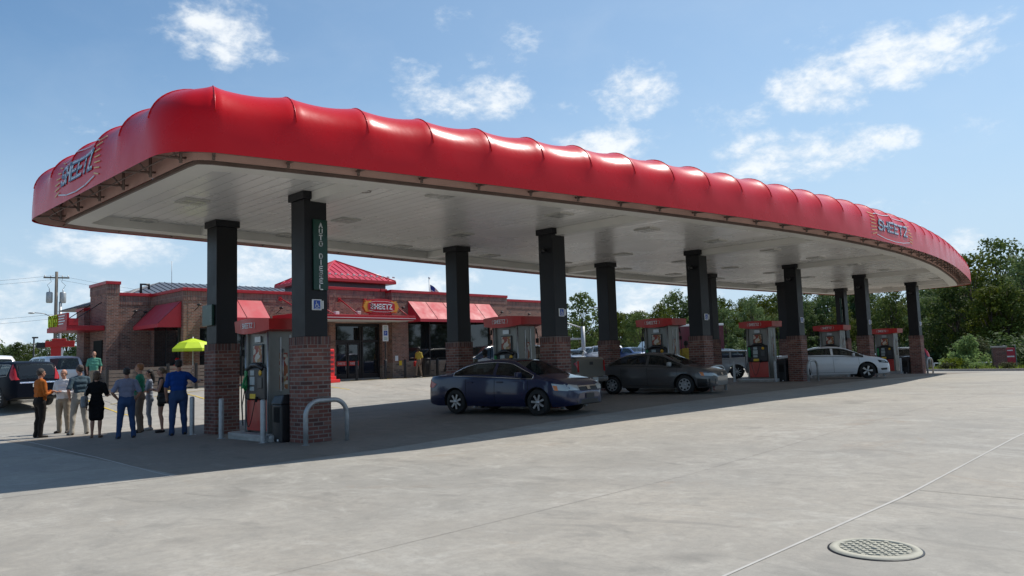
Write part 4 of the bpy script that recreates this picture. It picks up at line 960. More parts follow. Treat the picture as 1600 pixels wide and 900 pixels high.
def vehicle(name, label, cat, S, pm, loc, heading, group=None, detail=2):
    """S: spec dict; local +x forward"""
    t = thing(name, label, cat, loc, heading, group)
    x0, x1, wb, Wd, R = S['x0'], S['x1'], S['wb'], S['w'], S['r']; top = smooth_tab(S['top']); belt_ = smooth_tab(S['belt']); sill = S.get('sill', .21)
    step = .05 if detail > 1 else .09
    xs = [x0+.004, x0+.02, x0+.045, x0+.08, x0+.12]; x = x0+.17
    while x < x1-.15: xs.append(x); x += step
    xs += [x1-.12, x1-.08, x1-.045, x1-.02, x1-.004]
    ax_ = [wb/2, -wb/2]; RA = R+.065
    for a in ax_: xs += [a-RA+.001, a+RA-.001, a-RA*.97, a+RA*.97]
    xs = sorted(set(round(v, 4) for v in xs))
    def width(x):
        f = 1
        if x > x1-.85: q = (x-(x1-.85))/.85; f = 1-S.get('tf', .30)*.45*q**2.2-.34*q**12
        if x < x0+.6: q = ((x0+.6)-x)/.6; f = 1-S.get('tr', .22)*.5*q**2.4-(.16 if S.get('tr', .22) > .1 else 0)*q**12
        return Wd*f
    def zlow(x):
        z = sill
        if x > x1-.5: z = sill+.06*((x-x1+.5)/.5)**2
        if x < x0+.5: z = sill+.10*((x0+.5-x)/.5)**2
        for a in ax_:
            d = abs(x-a)
            if d < RA: z = max(z, R+math.sqrt(RA*RA-d*d)*.98)
        return z
    NSD, NG, NT_ = 9, 6, 7
    def sect(x):
        w = width(x); zt = top(x); zb = min(belt_(x), zt-.025); zl = min(zlow(x), zb-.05); hg = max(0, zt-.03-zb)
        pts = []
        for i in range(NSD+1):
            u = i/NSD; z = zl+(zb-zl)*u; q = (z-sill)/(zb-sill+1e-6); y = w*(.955+.045*math.sin(PI*min(1, max(0, q))**.85))-.035*(1-min(1, q*5))*(1 if q < .2 else 0)
            pts.append((y, z))
        yb = w*.955; hm = S['H']-lerp_tab(S['belt'], 0)
        ye = yb-S.get('tumble', .24)*hg/hm*1.0-.02
        for i in range(1, NG+1):
            u = i/NG; pts.append((yb+(ye-yb)*(u**1.15), zb+(hg)*u))
        cr = zt-(zb+hg)
        for i in range(1, NT_+1):
            u = i/NT_; y = ye*(1-u); pts.append((y, zb+hg+cr*(1-(1-u)**2.2)))
        return pts
    wsx, rwx, sgx = S['ws'], S['rw'], S['sg']
    groups = {}
    def addq(key, q): groups.setdefault(key, []).append(q)
    secs = [sect(x) for x in xs]; n = NSD+NG+NT_+1
    V = []
    for x, s_ in zip(xs, secs):
        V += [(x, y, z) for y, z in s_]+[(x, -y, z) for y, z in s_]
    K = 2*n
    for i in range(len(xs)-1):
        xm = (xs[i]+xs[i+1])/2; zt = top(xm); zb = belt_(xm)
        for j in range(n-1):
            key = 'body'
            if NSD <= j < NSD+NG:
                u = (j-NSD+.5)/NG
                if sgx[0] < xm < sgx[1] and zt-zb > .14 and .12 < u < .86:
                    hgm = zt-zb
                    # quarter of the pillars
                    bp = S.get('pillars', [])
                    if all(abs(xm-p) > .045 for p in bp) and not (u > .7 and hgm < .22): key = 'side_window'
            if NSD+NG <= j:
                if wsx[0] < xm < wsx[1] and j >= NSD+NG+1: key = 'windscreen'
                if rwx[0] < xm < rwx[1] and j >= NSD+NG+1: key = 'rear_window'
            a = i*K+j
            addq((key, 1) if key == 'side_window' else key, (a, a+K, a+K+1, a+1))
            b = i*K+n+j; addq((key, -1) if key == 'side_window' else key, (b+1, b+K+1, b+K, b))
    # underside
    o_ = len(V)
    for i in range(len(xs)-1): addq('under', (i*K, i*K+n, (i+1)*K+n, (i+1)*K))
    addq('body', tuple([j for j in range(n)]+[n+j for j in range(n-2, -1, -1)]))
    e = (len(xs)-1)*K; addq('body', tuple([e+n+j for j in range(n)]+[e+j for j in range(n-2, -1, -1)]))
    def mk(nm, faces, m, parent, off=0):
        idx = {}; mb = MB()
        for f in faces:
            ff = []
            for v in f:
                if v not in idx: idx[v] = len(mb.v); mb.v.append(V[v])
                ff.append(idx[v])
            mb.f.append(tuple(ff)); mb.m.append(0); mb.sm.append(len(f) < 5)
        return mb.build(nm, m, parent)
    # body + underside: one skin
    body = mk('body', groups['body'], pm, t); mk('underbody', groups['under'], ARCH, t)
    for k_ in ('windscreen', 'rear_window'):
        if k_ in groups: mk(k_, groups[k_], CGLASS, t)
    # side windows are split at the pillars
    for sd_ in (1, -1):
        fs = groups.get(('side_window', sd_), [])
        if not fs: continue
        cuts = sorted(S.get('pillars', [])); segs = {}
        for f in fs:
            xm = sum(V[v][0] for v in f)/len(f); segs.setdefault(sum(1 for c in cuts if xm > c), []).append(f)
        for s_ in segs.values(): mk('side_window', s_, CGLASS, t)
    # ray target
    allf = [f for k_, fs in groups.items() for f in fs]; bvh = BVHTree.FromPolygons([Vector(v) for v in V], allf)
    def cast(p, d, off=.006):
        h = bvh.ray_cast(Vector(p), Vector(d))
        if h[0] is None: return None
        nn = h[1]
        if nn.dot(Vector(d)) > 0: nn = -nn
        return h[0]+nn*off
    def patch(nm, poly, axis, m, parent=body, off=.008, sub=3):
        """poly in (a,b): side -> (x,z); front/back -> (y,z); top -> (x,y)"""
        bm = bmesh.new()
        if axis in ('L', 'R'): mkp = lambda a, b: Vector((a, 3 if axis == 'L' else -3, b)); d = (0, -1, 0) if axis == 'L' else (0, 1, 0)
        elif axis in ('F', 'B'): mkp = lambda a, b: Vector((5 if axis == 'F' else -5, a, b)); d = (-1, 0, 0) if axis == 'F' else (1, 0, 0)
        elif axis in ('FL', 'FR'): s_ = 1 if axis == 'FL' else -1; dd = Vector((-.75, -.66*s_, 0)).normalized(); rt = Vector((-dd.y, dd.x, 0)); mkp = lambda a, b: rt*a*(-s_)*-1 - dd*5+Vector((0, 0, b)); d = dd
        else: mkp = lambda a, b: Vector((a, b, 4)); d = (0, 0, -1)
        vs = [bm.verts.new((a, b, 0)) for a, b in poly]; bm.faces.new(vs); bmesh.ops.triangulate(bm, faces=bm.faces[:]); bmesh.ops.subdivide_edges(bm, edges=bm.edges[:], cuts=sub, use_grid_fill=True)
        ok = True; out = []
        bm.verts.ensure_lookup_table()
        for v in bm.verts:
            h = cast(mkp(v.co.x, v.co.y), d, off)
            if h is None: out.append(None)
            else: out.append(h)
        mb = MB(); mp_ = {}
        for i, h in enumerate(out):
            if h is not None: mp_[i] = len(mb.v); mb.v.append(tuple(h))
        for f in bm.faces:
            ii = [v.index for v in f.verts]
            if all(i in mp_ for i in ii):
                P = [Vector(mb.v[mp_[i]]) for i in ii]
                if max((P[0]-P[1]).length, (P[1]-P[2]).length, (P[2]-P[0]).length) < .35:
                    q = [mp_[i] for i in ii]; nn = (P[1]-P[0]).cross(P[2]-P[0])
                    if nn.dot(Vector(d)) > 0: q = q[::-1]
                    mb.f.append(tuple(q)); mb.m.append(0); mb.sm.append(True)
        bm.free()
        if mb.f: return mb.build(nm, m, parent)
    def line(mb, pts, axis, r=.004, off=.001):
        P = []
        for (a, b), (c, d_) in zip(pts, pts[1:]):
            for k in range(8): P.append((a+(c-a)*k/8, b+(d_-b)*k/8))
        P.append(pts[-1]); Q = []
        for a, b in P:
            h = cast((a, 3, b), (0, -1, 0), off) if axis == 'L' else cast((a, -3, b), (0, 1, 0), off) if axis == 'R' else cast((a, b, 4), (0, 0, -1), off) if axis == 'T' else cast((-5, a, b), (1, 0, 0), off) if axis == 'B' else cast((5, a, b), (-1, 0, 0), off)
            if h is not None: Q.append(h)
        if len(Q) > 1: mb.tube(Q, r, 5)
    if detail > 0:
        zb0 = lerp_tab(S['belt'], 0); mb = MB()
        for sd_ in 'LR':
            for xd in S.get('doors', [1.05, .02, -1.0]): line(mb, [(xd+.02, .30), (xd, zb0-.02)], sd_, .005)
            line(mb, [(S['doors'][-1], .30), (S['doors'][0], .29)], sd_, .005)
        line(mb, [(S['ws'][1]+.02, -.66), (S['ws'][1]+.02, .66)], 'T', .006); mb.build('shut_lines', SEAM, body)
        mb = MB()
        for sd_, sg_ in (('L', 1), ('R', -1)):
            for xh in S.get('handles', [.22, -.78]):
                h = cast((xh, 3*sg_, zb0-.11), (0, -sg_, 0), 0)
                if h is not None: o = MB().rbox(-.10, .10, -.012, .012, -.016, .016, .007).xf(Matrix.Translation(h+Vector((0, .018*sg_, 0)))).build('door_handle', pm if not S.get('chrome_handles') else CHROME, body)
        for sg_ in (1, -1):
            h = cast((S['mirror'], 3*sg_, zb0+.01), (0, -sg_, 0), 0)
            if h is not None: MB().rbox(-.06, .05, -.11, .11, -.075, .075, .035).xf(Matrix.Translation(h+Vector((0, .12*sg_, .06)))).build('wing_mirror', S.get('mirror_mat', pm), t)
        # bright or dark frame round the side glass
        mb = MB()
        for sg_ in (1, -1):
            A = []; B = []
            for x, s_ in zip(xs, secs):
                if sgx[0]-.03 <= x <= sgx[1]+.03 and top(x)-belt_(x) > .10: A.append(Vector((x, sg_*(s_[NSD][0]+.003), s_[NSD][1]+.015))); B.append(Vector((x, sg_*(s_[NSD+NG-1][0]+.006), s_[NSD+NG-1][1]+.006)))
            if A:
                mb.tube(A, .009, 5); mb.tube([A[0]]+B+[A[-1]], .009, 5)
        mb.build('window_trim', S.get('trim', BLACK), body)
        for pth, axis, m, nm, kw in S.get('patches', []):
            patch(nm, pth, axis, m, **kw)
        # cabin
        xa, xb = sgx; MB().box(xa+.1, xb-.2, -Wd*.78, Wd*.78, .3, .42).build('cabin_floor', ARCH, t)
        for xr in S.get('seats', [.15, -.75]):
            for sy_ in (-.36, .36): 
                m = MB(); m.rbox(xr-.05, xr+.45, sy_-.24, sy_+.24, .42, .58, .05); m.rbox(xr-.2, xr-.04, sy_-.24, sy_+.24, .5, 1.02, .05); m.rbox(xr-.19, xr-.1, sy_-.12, sy_+.12, 1.03, 1.2, .04); m.build('seat', SEAT, t)
        MB().rbox(wsx[0]+.25, wsx[1]-.02, -Wd*.76, Wd*.76, .6, lerp_tab(S['belt'], wsx[1]-.1)-.02, .04).build('dashboard', SEAT, t)
    # wheels
    for a in ax_:
        for sg_ in (1, -1):
            w = MB(); yo = sg_*(Wd-.015); tw = .205
            prof = [(R*.66, 0), (R*.70, -.012), (R*.90, -.008), (R*.975, -.022), (R, -.05), (R, -tw+.05), (R*.975, -tw+.02), (R*.66, -tw)]
            w.lathe([(r_, h*sg_) for r_, h in prof], axis='y', n=36); wh = w.build('wheel', TYRE, t, (a, yo, R))
            m = MB(); rr = R*.665; m.lathe([(rr, -.004*sg_), (rr*.94, -.012*sg_), (rr*.93, -.08*sg_), (rr*.2, -.09*sg_), (.001, -.09*sg_)], axis='y', n=36, mi=0)
            ns_ = S.get('spokes', 7)
            for k in range(ns_):
                an = 2*PI*k/ns_+.3; sw = S.get('sw', .045)
                if S.get('wheel') == 'cover': continue
                for dq in ((-.0,) if not S.get('split') else (-.12, .12)):
                    M = Matrix.Rotation(an+dq, 4, 'Y'); p = [(-sw*.5, .02), (-sw*.62, rr*.95), (sw*.62, rr*.95), (sw*.5, .02)]
                    vs = [M @ Vector((x_, -.018*sg_, z_)) for x_, z_ in p]+[M @ Vector((x_, -.045*sg_, z_)) for x_, z_ in p]
                    m.add(vs, [(0, 1, 2, 3), (7, 6, 5, 4), (0, 4, 5, 1), (1, 5, 6, 2), (2, 6, 7, 3), (3, 7, 4, 0)], 1)
            if S.get('wheel') == 'cover':
                m.lathe([(rr*.99, -.006*sg_), (rr*.8, -.004*sg_), (rr*.3, -.022*sg_), (.001, -.02*sg_)], axis='y', n=36, mi=1)
                for k in range(8): an = 2*PI*k/8; M = Matrix.Rotation(an, 4, 'Y'); m.add([M @ Vector(v) for v in ((-.03, -.0*sg_+.003*sg_, rr*.6), (-.038, .0045*sg_, rr*.86), (.038, .0045*sg_, rr*.86), (.03, .003*sg_, rr*.6))], [(0, 1, 2, 3)], 0)
            m.lathe([(.001, -.008*sg_), (.05, -.012*sg_), (.06, -.03*sg_)], axis='y', n=14, mi=1)
            m.build('rim', [ARCH, S.get('rimmat', ALLOY)], wh)
    return t
def sedan(**k):
    S = dict(x0=-2.44, x1=2.37, wb=2.74, w=.91, H=1.45, r=.325,
      top=[(-2.44, .70), (-2.41, .94), (-2.30, 1.035), (-1.75, 1.075), (-1.52, 1.10), (-1.05, 1.33), (-.72, 1.42), (-.15, 1.455), (.30, 1.43), (.52, 1.385), (1.28, 1.02), (1.45, .985), (1.95, .90), (2.2, .80), (2.32, .68), (2.37, .50)],
      belt=[(-2.44, .66), (-2.40, .88), (-2.2, .985), (-1.4, .995), (0, .95), (1.1, .895), (1.45, .90), (1.95, .82), (2.2, .72), (2.32, .60), (2.37, .45)],
      ws=(.50, 1.30), rw=(-1.55, -.78), sg=(-1.42, 1.22), pillars=[-.02], doors=[1.08, .0, -.98], handles=[.18, -.82], mirror=.86, trim=CHROME, spokes=7)
    S.update(k); return S
def front_lamps(zt, zb, y0, y1, xs_, amber=True):
    P = []
    for s_ in (1, -1):
        q = [(s_*y0, zb), (s_*y1, zb+.02), (s_*(y1), zt), (s_*y0, zt-.05)]
        P.append((q if s_ > 0 else q[::-1], 'F', HLAMP, 'headlight', dict(off=.010)))
        a = 'L' if s_ > 0 else 'R'
        P.append(([(xs_-.02, zb+.03), (xs_+.33, zb), (xs_+.33, zt-.03), (xs_-.10, zt+.02)], a, HLAMP, 'headlight_side', dict(off=.011)))
        if amber: P.append(([(xs_+.0, zb+.02), (xs_+.10, zb+.01), (xs_+.06, zb+.13), (xs_-.06, zb+.14)], a, AMBER, 'indicator', dict(off=.015)))
    return P
BLKT = mat('grille_black', (.012, .012, .013), .45)
acc = sedan(); acc['patches'] = front_lamps(.77, .60, .42, .80, 1.90)+[
  ([(-.38, .60), (.38, .60), (.42, .70), (-.42, .70)], 'F', BLKT, 'grille', dict(off=.008)), ([(-.40, .685), (.40, .685), (.42, .705), (-.42, .705)], 'F', CHROME, 'grille_bar', dict(off=.014)), ([(-.07, .61), (.07, .61), (.07, .69), (-.07, .69)], 'F', CHROME, 'emblem', dict(off=.022)),
  ([(-.52, .27), (.52, .27), (.60, .38), (-.60, .38)], 'F', BLKT, 'lower_intake', dict(off=.007)), ([(-.19, .40), (.19, .40), (.19, .52), (-.19, .52)], 'F', BLKT, 'front_plate', dict(off=.02)),
  ([(-2.36, .72), (-2.16, .70), (-2.02, .80), (-2.30, .90)], 'L', RLAMP, 'tail_light', dict(off=.010)), ([(-2.36, .72), (-2.16, .70), (-2.02, .80), (-2.30, .90)], 'R', RLAMP, 'tail_light', dict(off=.010)),
  ([(-.10, -.40), (.42, -.40), (.42, .40), (-.10, .40)], 'T', mat('sunroof_glass', (.01, .01, .012), .05), 'sunroof', dict(off=.006))]
NAVY = paint('dark_blue_paint', (.003, .008, .048))
def place_h(fw, head, wb, side=-1, w=.9):
    """vehicle centre from the contact point of its front wheel on the given side"""
    h = Vector((math.cos(head), math.sin(head))); l = Vector((-h.y, h.x)); c = Vector(fw)-h*wb/2-l*side*w; return c
hd = math.radians(-83); c = place_h((14.42, 13.25), hd, 2.74); vehicle('sedan', 'dark blue sedan in the canopy shade, nearest of the cars', 'car', acc, NAVY, (c.x, c.y, g(c.x, c.y)+.012), hd)
cam_ = sedan(x0=-2.42, x1=2.34, wb=2.67, r=.315, w=.89, H=1.42, trim=BLACK, wheel='cover', rimmat=worn('grey_wheel_cover', (.42, .43, .44), .4, .15, 6, metal=.3), mirror_mat=None)
cam_['mirror_mat'] = GALV
cam_['top'] = [(x, z-.03) for x, z in cam_['top']]; cam_['belt'] = [(x, z-.02) for x, z in cam_['belt']]
cam_['patches'] = front_lamps(.70, .585, .48, .82, 1.92)+[([(-.40, .58), (.40, .58), (.42, .68), (-.42, .68)], 'F', BLKT, 'grille', dict(off=.008)), ([(-.07, .60), (.07, .60), (.07, .67), (-.07, .67)], 'F', CHROME, 'emblem', dict(off=.016)), ([(-.72, .24), (.72, .24), (.78, .50), (-.78, .50)], 'F', BLKT, 'dark_bumper', dict(off=.007)),
  ([(1.78, .24), (2.30, .26), (2.30, .50), (1.78, .50)], 'R', BLKT, 'bumper_side', dict(off=.007)), ([(-2.38, .70), (-2.2, .70), (-2.2, .86), (-2.36, .88)], 'R', RLAMP, 'tail_light', dict(off=.009))]
BROWNG = paint('brown_grey_paint', (.082, .081, .082), .2)
hd = math.radians(-80); c = place_h((22.4, 13.95), hd, 2.67, w=.88); vehicle('sedan', 'brown grey sedan with round wheel covers behind the blue one', 'car', cam_, BROWNG, (c.x, c.y, g(c.x, c.y)+.012), hd)
imp = sedan(x0=-2.60, x1=2.44, wb=2.84, r=.35, w=.925, H=1.49, trim=BLACK, spokes=5, split=True, sw=.032)
imp['top'] = [(-2.6, .74), (-2.57, 1.02), (-2.45, 1.11), (-2.0, 1.14), (-1.7, 1.18), (-1.05, 1.38), (-.7, 1.46), (-.15, 1.49), (.3, 1.465), (.55, 1.41), (1.35, 1.06), (1.5, 1.02), (2.0, .94), (2.25, .84), (2.39, .70), (2.44, .5)]
imp['belt'] = [(-2.6, .7), (-2.55, .96), (-2.2, 1.05), (-1.4, 1.06), (0, 1.01), (1.2, .94), (1.5, .94), (2.0, .86), (2.25, .77), (2.39, .62), (2.44, .45)]
imp['ws'] = (.52, 1.37); imp['rw'] = (-1.72, -.8); imp['sg'] = (-1.5, 1.25)
imp['patches'] = [(([(s_*.40, .66), (s_*.84, .74), (s_*.84, .80), (s_*.40, .76)])[::s_], 'F', BLKT, 'headlight', dict(off=.010)) for s_ in (1, -1)]+[([(1.92, .70), (2.32, .66), (2.32, .74), (1.86, .82)], 'R', BLKT, 'headlight_side', dict(off=.010)), ([(2.02, .725), (2.18, .705), (2.18, .74), (2.0, .765)], 'R', HLAMP, 'lamp_lens', dict(off=.016)),
  ([(-.4, .60), (.4, .60), (.42, .70), (-.42, .70)], 'F', BLKT, 'grille', dict(off=.008)), ([(-.5, .27), (.5, .27), (.5, .45), (-.5, .45)], 'F', BLKT, 'lower_grille', dict(off=.008)), ([(-.16, .43), (.16, .43), (.16, .55), (-.16, .55)], 'F', PLATE, 'front_plate', dict(off=.03)),
  ([(2.0, .36), (2.25, .37), (2.25, .46), (1.97, .44)], 'R', BLKT, 'fog_lamp', dict(off=.009)), ([(-2.55, .86), (-2.3, .88), (-2.3, .98), (-2.5, 1.0)], 'R', RLAMP, 'tail_light', dict(off=.009))]
WHITEP = paint('white_car_paint', (.72, .73, .74), .0, .3)
hd = math.radians(-59); c = place_h((36.1, 13.0), hd, 2.84, w=.91); vehicle('sedan', 'white sedan crossing behind the fourth near column', 'car', imp, WHITEP, (c.x, c.y, g(c.x, c.y)+.012), hd)
def suv(**k):
    S = dict(x0=-2.22, x1=2.30, wb=2.62, w=.91, H=1.67, r=.35, sill=.27, tumble=.22,
      top=[(-2.22, .70), (-2.19, 1.05), (-2.05, 1.42), (-1.93, 1.60), (-1.6, 1.655), (-.7, 1.68), (.1, 1.665), (.42, 1.60), (1.20, 1.17), (1.4, 1.12), (1.95, 1.02), (2.18, .88), (2.27, .72), (2.30, .5)],
      belt=[(-2.22, .68), (-2.18, 1.0), (-2.0, 1.13), (-1.2, 1.09), (0, 1.05), (1.1, 1.0), (1.4, 1.02), (1.95, .92), (2.18, .8), (2.27, .64), (2.30, .45)],
      ws=(.40, 1.22), rw=(-2.17, -1.95), sg=(-1.80, 1.10), pillars=[.0, -1.05], doors=[1.0, -.02, -.98], handles=[.16, -.85], mirror=.85, trim=CHROME, spokes=9, sw=.03)
    S.update(k); return S
crv = suv(trim=GALV); 
_tl = [(-2.19, 1.0), (-2.08, .98), (-1.98, 1.1), (-1.86, 1.52), (-1.93, 1.54), (-2.06, 1.22)]
crv['patches'] = [(_tl, 'L', RLAMP, 'tail_light', dict(off=.01)), (_tl, 'R', RLAMP, 'tail_light', dict(off=.01))]+[(([(s_*.74, .98), (s_*.60, .99), (s_*.68, 1.10), (s_*.70, 1.48), (s_*.78, 1.45)])[::-s_], 'B', RLAMP, 'tail_light_rear', dict(off=.012)) for s_ in (1, -1)]+[
  ([(-.60, .86), (.60, .86), (.60, .91), (-.60, .91)], 'B', CHROME, 'tailgate_bar', dict(off=.012)), ([(-.17, .72), (.17, .72), (.17, .84), (-.17, .84)], 'B', PLATE, 'rear_plate', dict(off=.012)), ([(-.62, 1.12), (.62, 1.12), (.56, 1.50), (-.56, 1.50)], 'B', mat('rear_glass', (.01, .012, .014), .04), 'tailgate_glass', dict(off=.006)), ([(-.8, .36), (.8, .36), (.8, .60), (-.8, .60)], 'B', BLKT, 'bumper_trim', dict(off=.007))]
DNAVY = mat('black_blue_paint', (.004, .006, .012), .45, 0, .08, coat=.0)
vehicle('suv', 'dark navy SUV seen from behind, left of the group of people', 'SUV', crv, DNAVY, (7.75, 34.2, g(7.75, 34.2)+.01), math.radians(102))
BLKP = paint('black_paint', (.006, .006, .007), .1)
c = at_px(715, Y=31.6); vehicle('suv', 'black SUV parked along the shop front behind the second far column', 'SUV', suv(x1=2.5, x0=-2.4, wb=2.8, r=.38, trim=BLACK), BLKP, (c.x+1.9, 31.6, g(c.x+1.9, 31.6)+.01), PI)
BLUEP = paint('blue_paint', (.02, .05, .16), .3)
WSUV = suv(trim=GALV); 
vehicle('suv', 'white SUV behind the dark navy one', 'SUV', WSUV, WHITEP, (11.1, 41.5, g(11.1, 41.5)+.01), math.radians(92), detail=1)
SILV = paint('silver_paint', (.36, .38, .40), .5)
hat = suv(H=1.5); hat['top'] = [(x, z-.17 if z > 1.2 else z-.06) for x, z in hat['top']]; hat['belt'] = [(x, z-.07) for x, z in hat['belt']]; hat['rw'] = (-2.1, -1.85)
_c = at_px(1131, depth=41); vehicle('hatchback', 'silver hatchback seen between the third and fourth near columns', 'car', hat, SILV, (_c.x, _c.y+1, g(_c.x, _c.y+1)+.01), math.radians(118), detail=1)
# pickup: cab plus open bed
def pickup(name, label, loc, heading, pm, detail=1):
    S = dict(x0=-2.85, x1=2.75, wb=3.55, w=.98, H=1.86, r=.39, sill=.42, tumble=.20, tr=.03, tf=.2,
      top=[(-2.85, 1.2), (-2.84, 1.34), (-.62, 1.34), (-.60, 1.36), (-.52, 1.75), (-.40, 1.84), (.2, 1.87), (.75, 1.82), (.95, 1.74), (1.5, 1.36), (1.7, 1.31), (2.5, 1.22), (2.7, 1.1), (2.75, .7)],
      belt=[(-2.85, 1.17), (-2.84, 1.31), (-.62, 1.31), (-.5, 1.28), (1.4, 1.24), (1.7, 1.25), (2.5, 1.16), (2.7, 1.0), (2.75, .6)],
      ws=(.90, 1.52), rw=(-.60, -.48), sg=(-.42, 1.35), pillars=[.42], doors=[1.35, .35, -.45], handles=[.5, -.2], mirror=1.15, trim=BLACK, spokes=6, seats=[.6, -.1])
    S['patches'] = [(([(s_*.95, .86), (s_*.84, .86), (s_*.84, 1.22), (s_*.95, 1.22)])[::-s_], 'B', RLAMP, 'tail_light', dict(off=.02)) for s_ in (1, -1)]+[([(-.12, 1.08), (.12, 1.08), (.12, 1.18), (-.12, 1.18)], 'B', BLKT, 'tailgate_handle', dict(off=.012)),
      ([(-.81, .80), (.81, .80), (.81, .812), (-.81, .812)], 'B', SEAM, 'tailgate_seam', dict(off=.006)), ([(-.82, .97), (.82, .97), (.82, .98), (-.82, .98)], 'B', SEAM, 'tailgate_crease', dict(off=.004))]
    t = vehicle(name, label, 'pickup truck', S, pm, loc, heading, detail=detail)
    MB().box(-2.78, -.68, -.84, .84, 1.345, 1.352).build('bed_cover', BLACK, t)
    MB().rbox(-3.0, -2.83, -.92, .92, .50, .70, .03).build('rear_bumper', CHROME, t); MB().box(-3.008, -3.001, -.17, .17, .53, .67).build('rear_plate', PLATE, t)
    return t
TAN = paint('tan_paint', (.17, .155, .125), .3)
pickup('pickup_truck', 'tan pickup truck with its tailgate showing between the second and third near columns', (19.72, 18.9, g(19.9, 18.9)+.01), math.radians(100), TAN, 2)
x, y = at_px(-14, depth=34); pickup('pickup_truck', 'white pickup truck at the left edge of the photo', (x, y, g(x, y)+.01), math.radians(100), WHITEP)
c = at_px(757, Y=27.6); t_ = pickup('pickup_truck', 'dark blue pickup truck facing left behind the second pump', (c.x+1.6, 27.4, g(c.x+1.6, 27.4)+.01), math.radians(172), BLUEP, 1)
# far parked cars, small in view
far_ = [(893, 62, 'silver_paint', 0, 'sedan'), (914, 64, 'white_car_paint', 8, 'suv'), (936, 60, 'white_car_paint', 5, 'suv'), (980, 58, 'blue_paint', 10, 'sedan'), (1122, 60, 'blue_paint', -12, 'sedan'), (1148, 64, 'black_blue_paint', 6, 'sedan')]
lb = ['silver sedan in the far row, seen just right of the second near column', 'white SUV in the far row above the tan pickup\'s tailgate', 'white SUV in the far row just left of the third far column', 'blue sedan in the far row behind the brown grey sedan', 'blue sedan far off beside the third near column', 'dark sedan far off between the third and fourth near columns']
for (px, dep, m_, da, kd), l_ in zip(far_, lb):
    c = at_px(px, depth=dep); S = sedan(trim=BLACK) if kd == 'sedan' else suv(trim=BLACK)
    vehicle(kd, l_, 'car' if kd == 'sedan' else 'SUV', S, MATS[m_], (c.x, c.y, g(c.x, c.y)+.01), math.radians(60+da+180*(px % 2)), 'cars parked beyond the canopy', 1)
c = at_px(1384, depth=52); vehicle('suv', 'black SUV with a red tail lamp behind the farthest service bin', 'SUV', crv, BLKP, (c.x, c.y, g(c.x, c.y)+.01), math.radians(118), detail=1)
c = at_px(1597, depth=72); vehicle('suv', 'dark blue SUV passing on the road at the right edge', 'SUV', suv(trim=BLACK, x1=2.6), DNAVY, (c.x, c.y, g(c.x, c.y)+.03), math.radians(-52), detail=1)
# maroon box truck beyond the third island
c = at_px(1062, depth=66); t = thing('box_truck', 'maroon and black box truck far behind the third pump', 'truck', (c.x, c.y, g(c.x, c.y)), math.radians(140))
MAR = paint('maroon_paint', (.10, .012, .025), .1)
bevel(MB().box(-3.2, 2.2, -1.2, 1.2, 1.0, 3.55).build('cargo_box', MAR, t), .05); bevel(MB().box(-3.22, 2.22, -1.22, 1.22, 3.42, 3.6).build('roof_rail', WHITE, t), .03)
m = MB(); m.add([(2.3, -1.05, .6), (3.9, -1.05, .6), (3.9, -1.05, 1.5), (3.3, -1, 2.3), (2.3, -1, 2.4), (2.3, 1.05, .6), (3.9, 1.05, .6), (3.9, 1.05, 1.5), (3.3, 1, 2.3), (2.3, 1, 2.4)], [(4, 3, 2, 1, 0), (5, 6, 7, 8, 9), (0, 1, 6, 5), (1, 2, 7, 6), (2, 3, 8, 7), (3, 4, 9, 8), (4, 0, 5, 9)]); bevel(m.build('cab', BLKP, t), .05)
MB().box(-3.1, 3.6, -1.0, 1.0, .55, .95).build('chassis', BLACK, t)
for a in (-2.2, 3.0):
    for s_ in (1, -1): MB().lathe([(.001, 0), (.28, 0), (.42, -.02*s_), (.45, -.06*s_), (.45, -.24*s_), (.001, -.24*s_)], axis='y', n=20).build('wheel', TYRE, t, (a, 1.12*s_, .45))
# ------------------------------------------------------------------ people
def remesh(mb, name, m, parent, vox=.013, disp=0, smooth=3, extra=None, dscale=.09):
    o = mb.build(name+'_tmp', m); md = o.modifiers.new('r', 'REMESH'); md.mode = 'VOXEL'; md.voxel_size = vox; md.use_smooth_shade = True
    sm = o.modifiers.new('s', 'SMOOTH'); sm.factor = .5; sm.iterations = smooth
    if disp:
        tx = bpy.data.textures.get('folds%g' % dscale) or bpy.data.textures.new('folds%g' % dscale, 'CLOUDS'); tx.noise_scale = dscale; tx.noise_depth = 1
        d = o.modifiers.new('d', 'DISPLACE'); d.texture = tx; d.strength = disp; d.mid_level = .5
    dg = bpy.context.evaluated_depsgraph_get(); me = bpy.data.meshes.new_from_object(o.evaluated_get(dg)); me.name = name
    old = o.data; bpy.data.objects.remove(o); bpy.data.meshes.remove(old)
    if extra:
        bm = bmesh.new(); bm.from_mesh(me)
        o_ = [bm.verts.new(v) for v in extra.v]
        for f in extra.f:
            try: q = bm.faces.new([o_[i] for i in f]); q.smooth = True
            except ValueError: pass
        bm.to_mesh(me); bm.free()
    n = bpy.data.objects.new(name, me); COL.objects.link(n); n.parent = parent; return n
def caps(mb, pts, rs):
    mb.tube(pts, rs, 12)
    for p, r in zip(pts, rs): mb.ball(p, r, 8)
SKIN = {}
def skin(k, c):
    if k in SKIN: return SKIN[k]
    m = worn('skin_'+k, c, .5, .12, 14, spec=.4); m.node_tree.nodes['Principled BSDF'].inputs['Subsurface Weight'].default_value = .08; SKIN[k] = m; return m
FAIR = skin('fair', (.50, .26, .18)); MID = skin('tanned', (.36, .18, .12)); DEEP = skin('deep', (.07, .035, .022))
def cloth(n, c): return worn(n, c, .88, .16, 6, spec=.2, bump=.12)
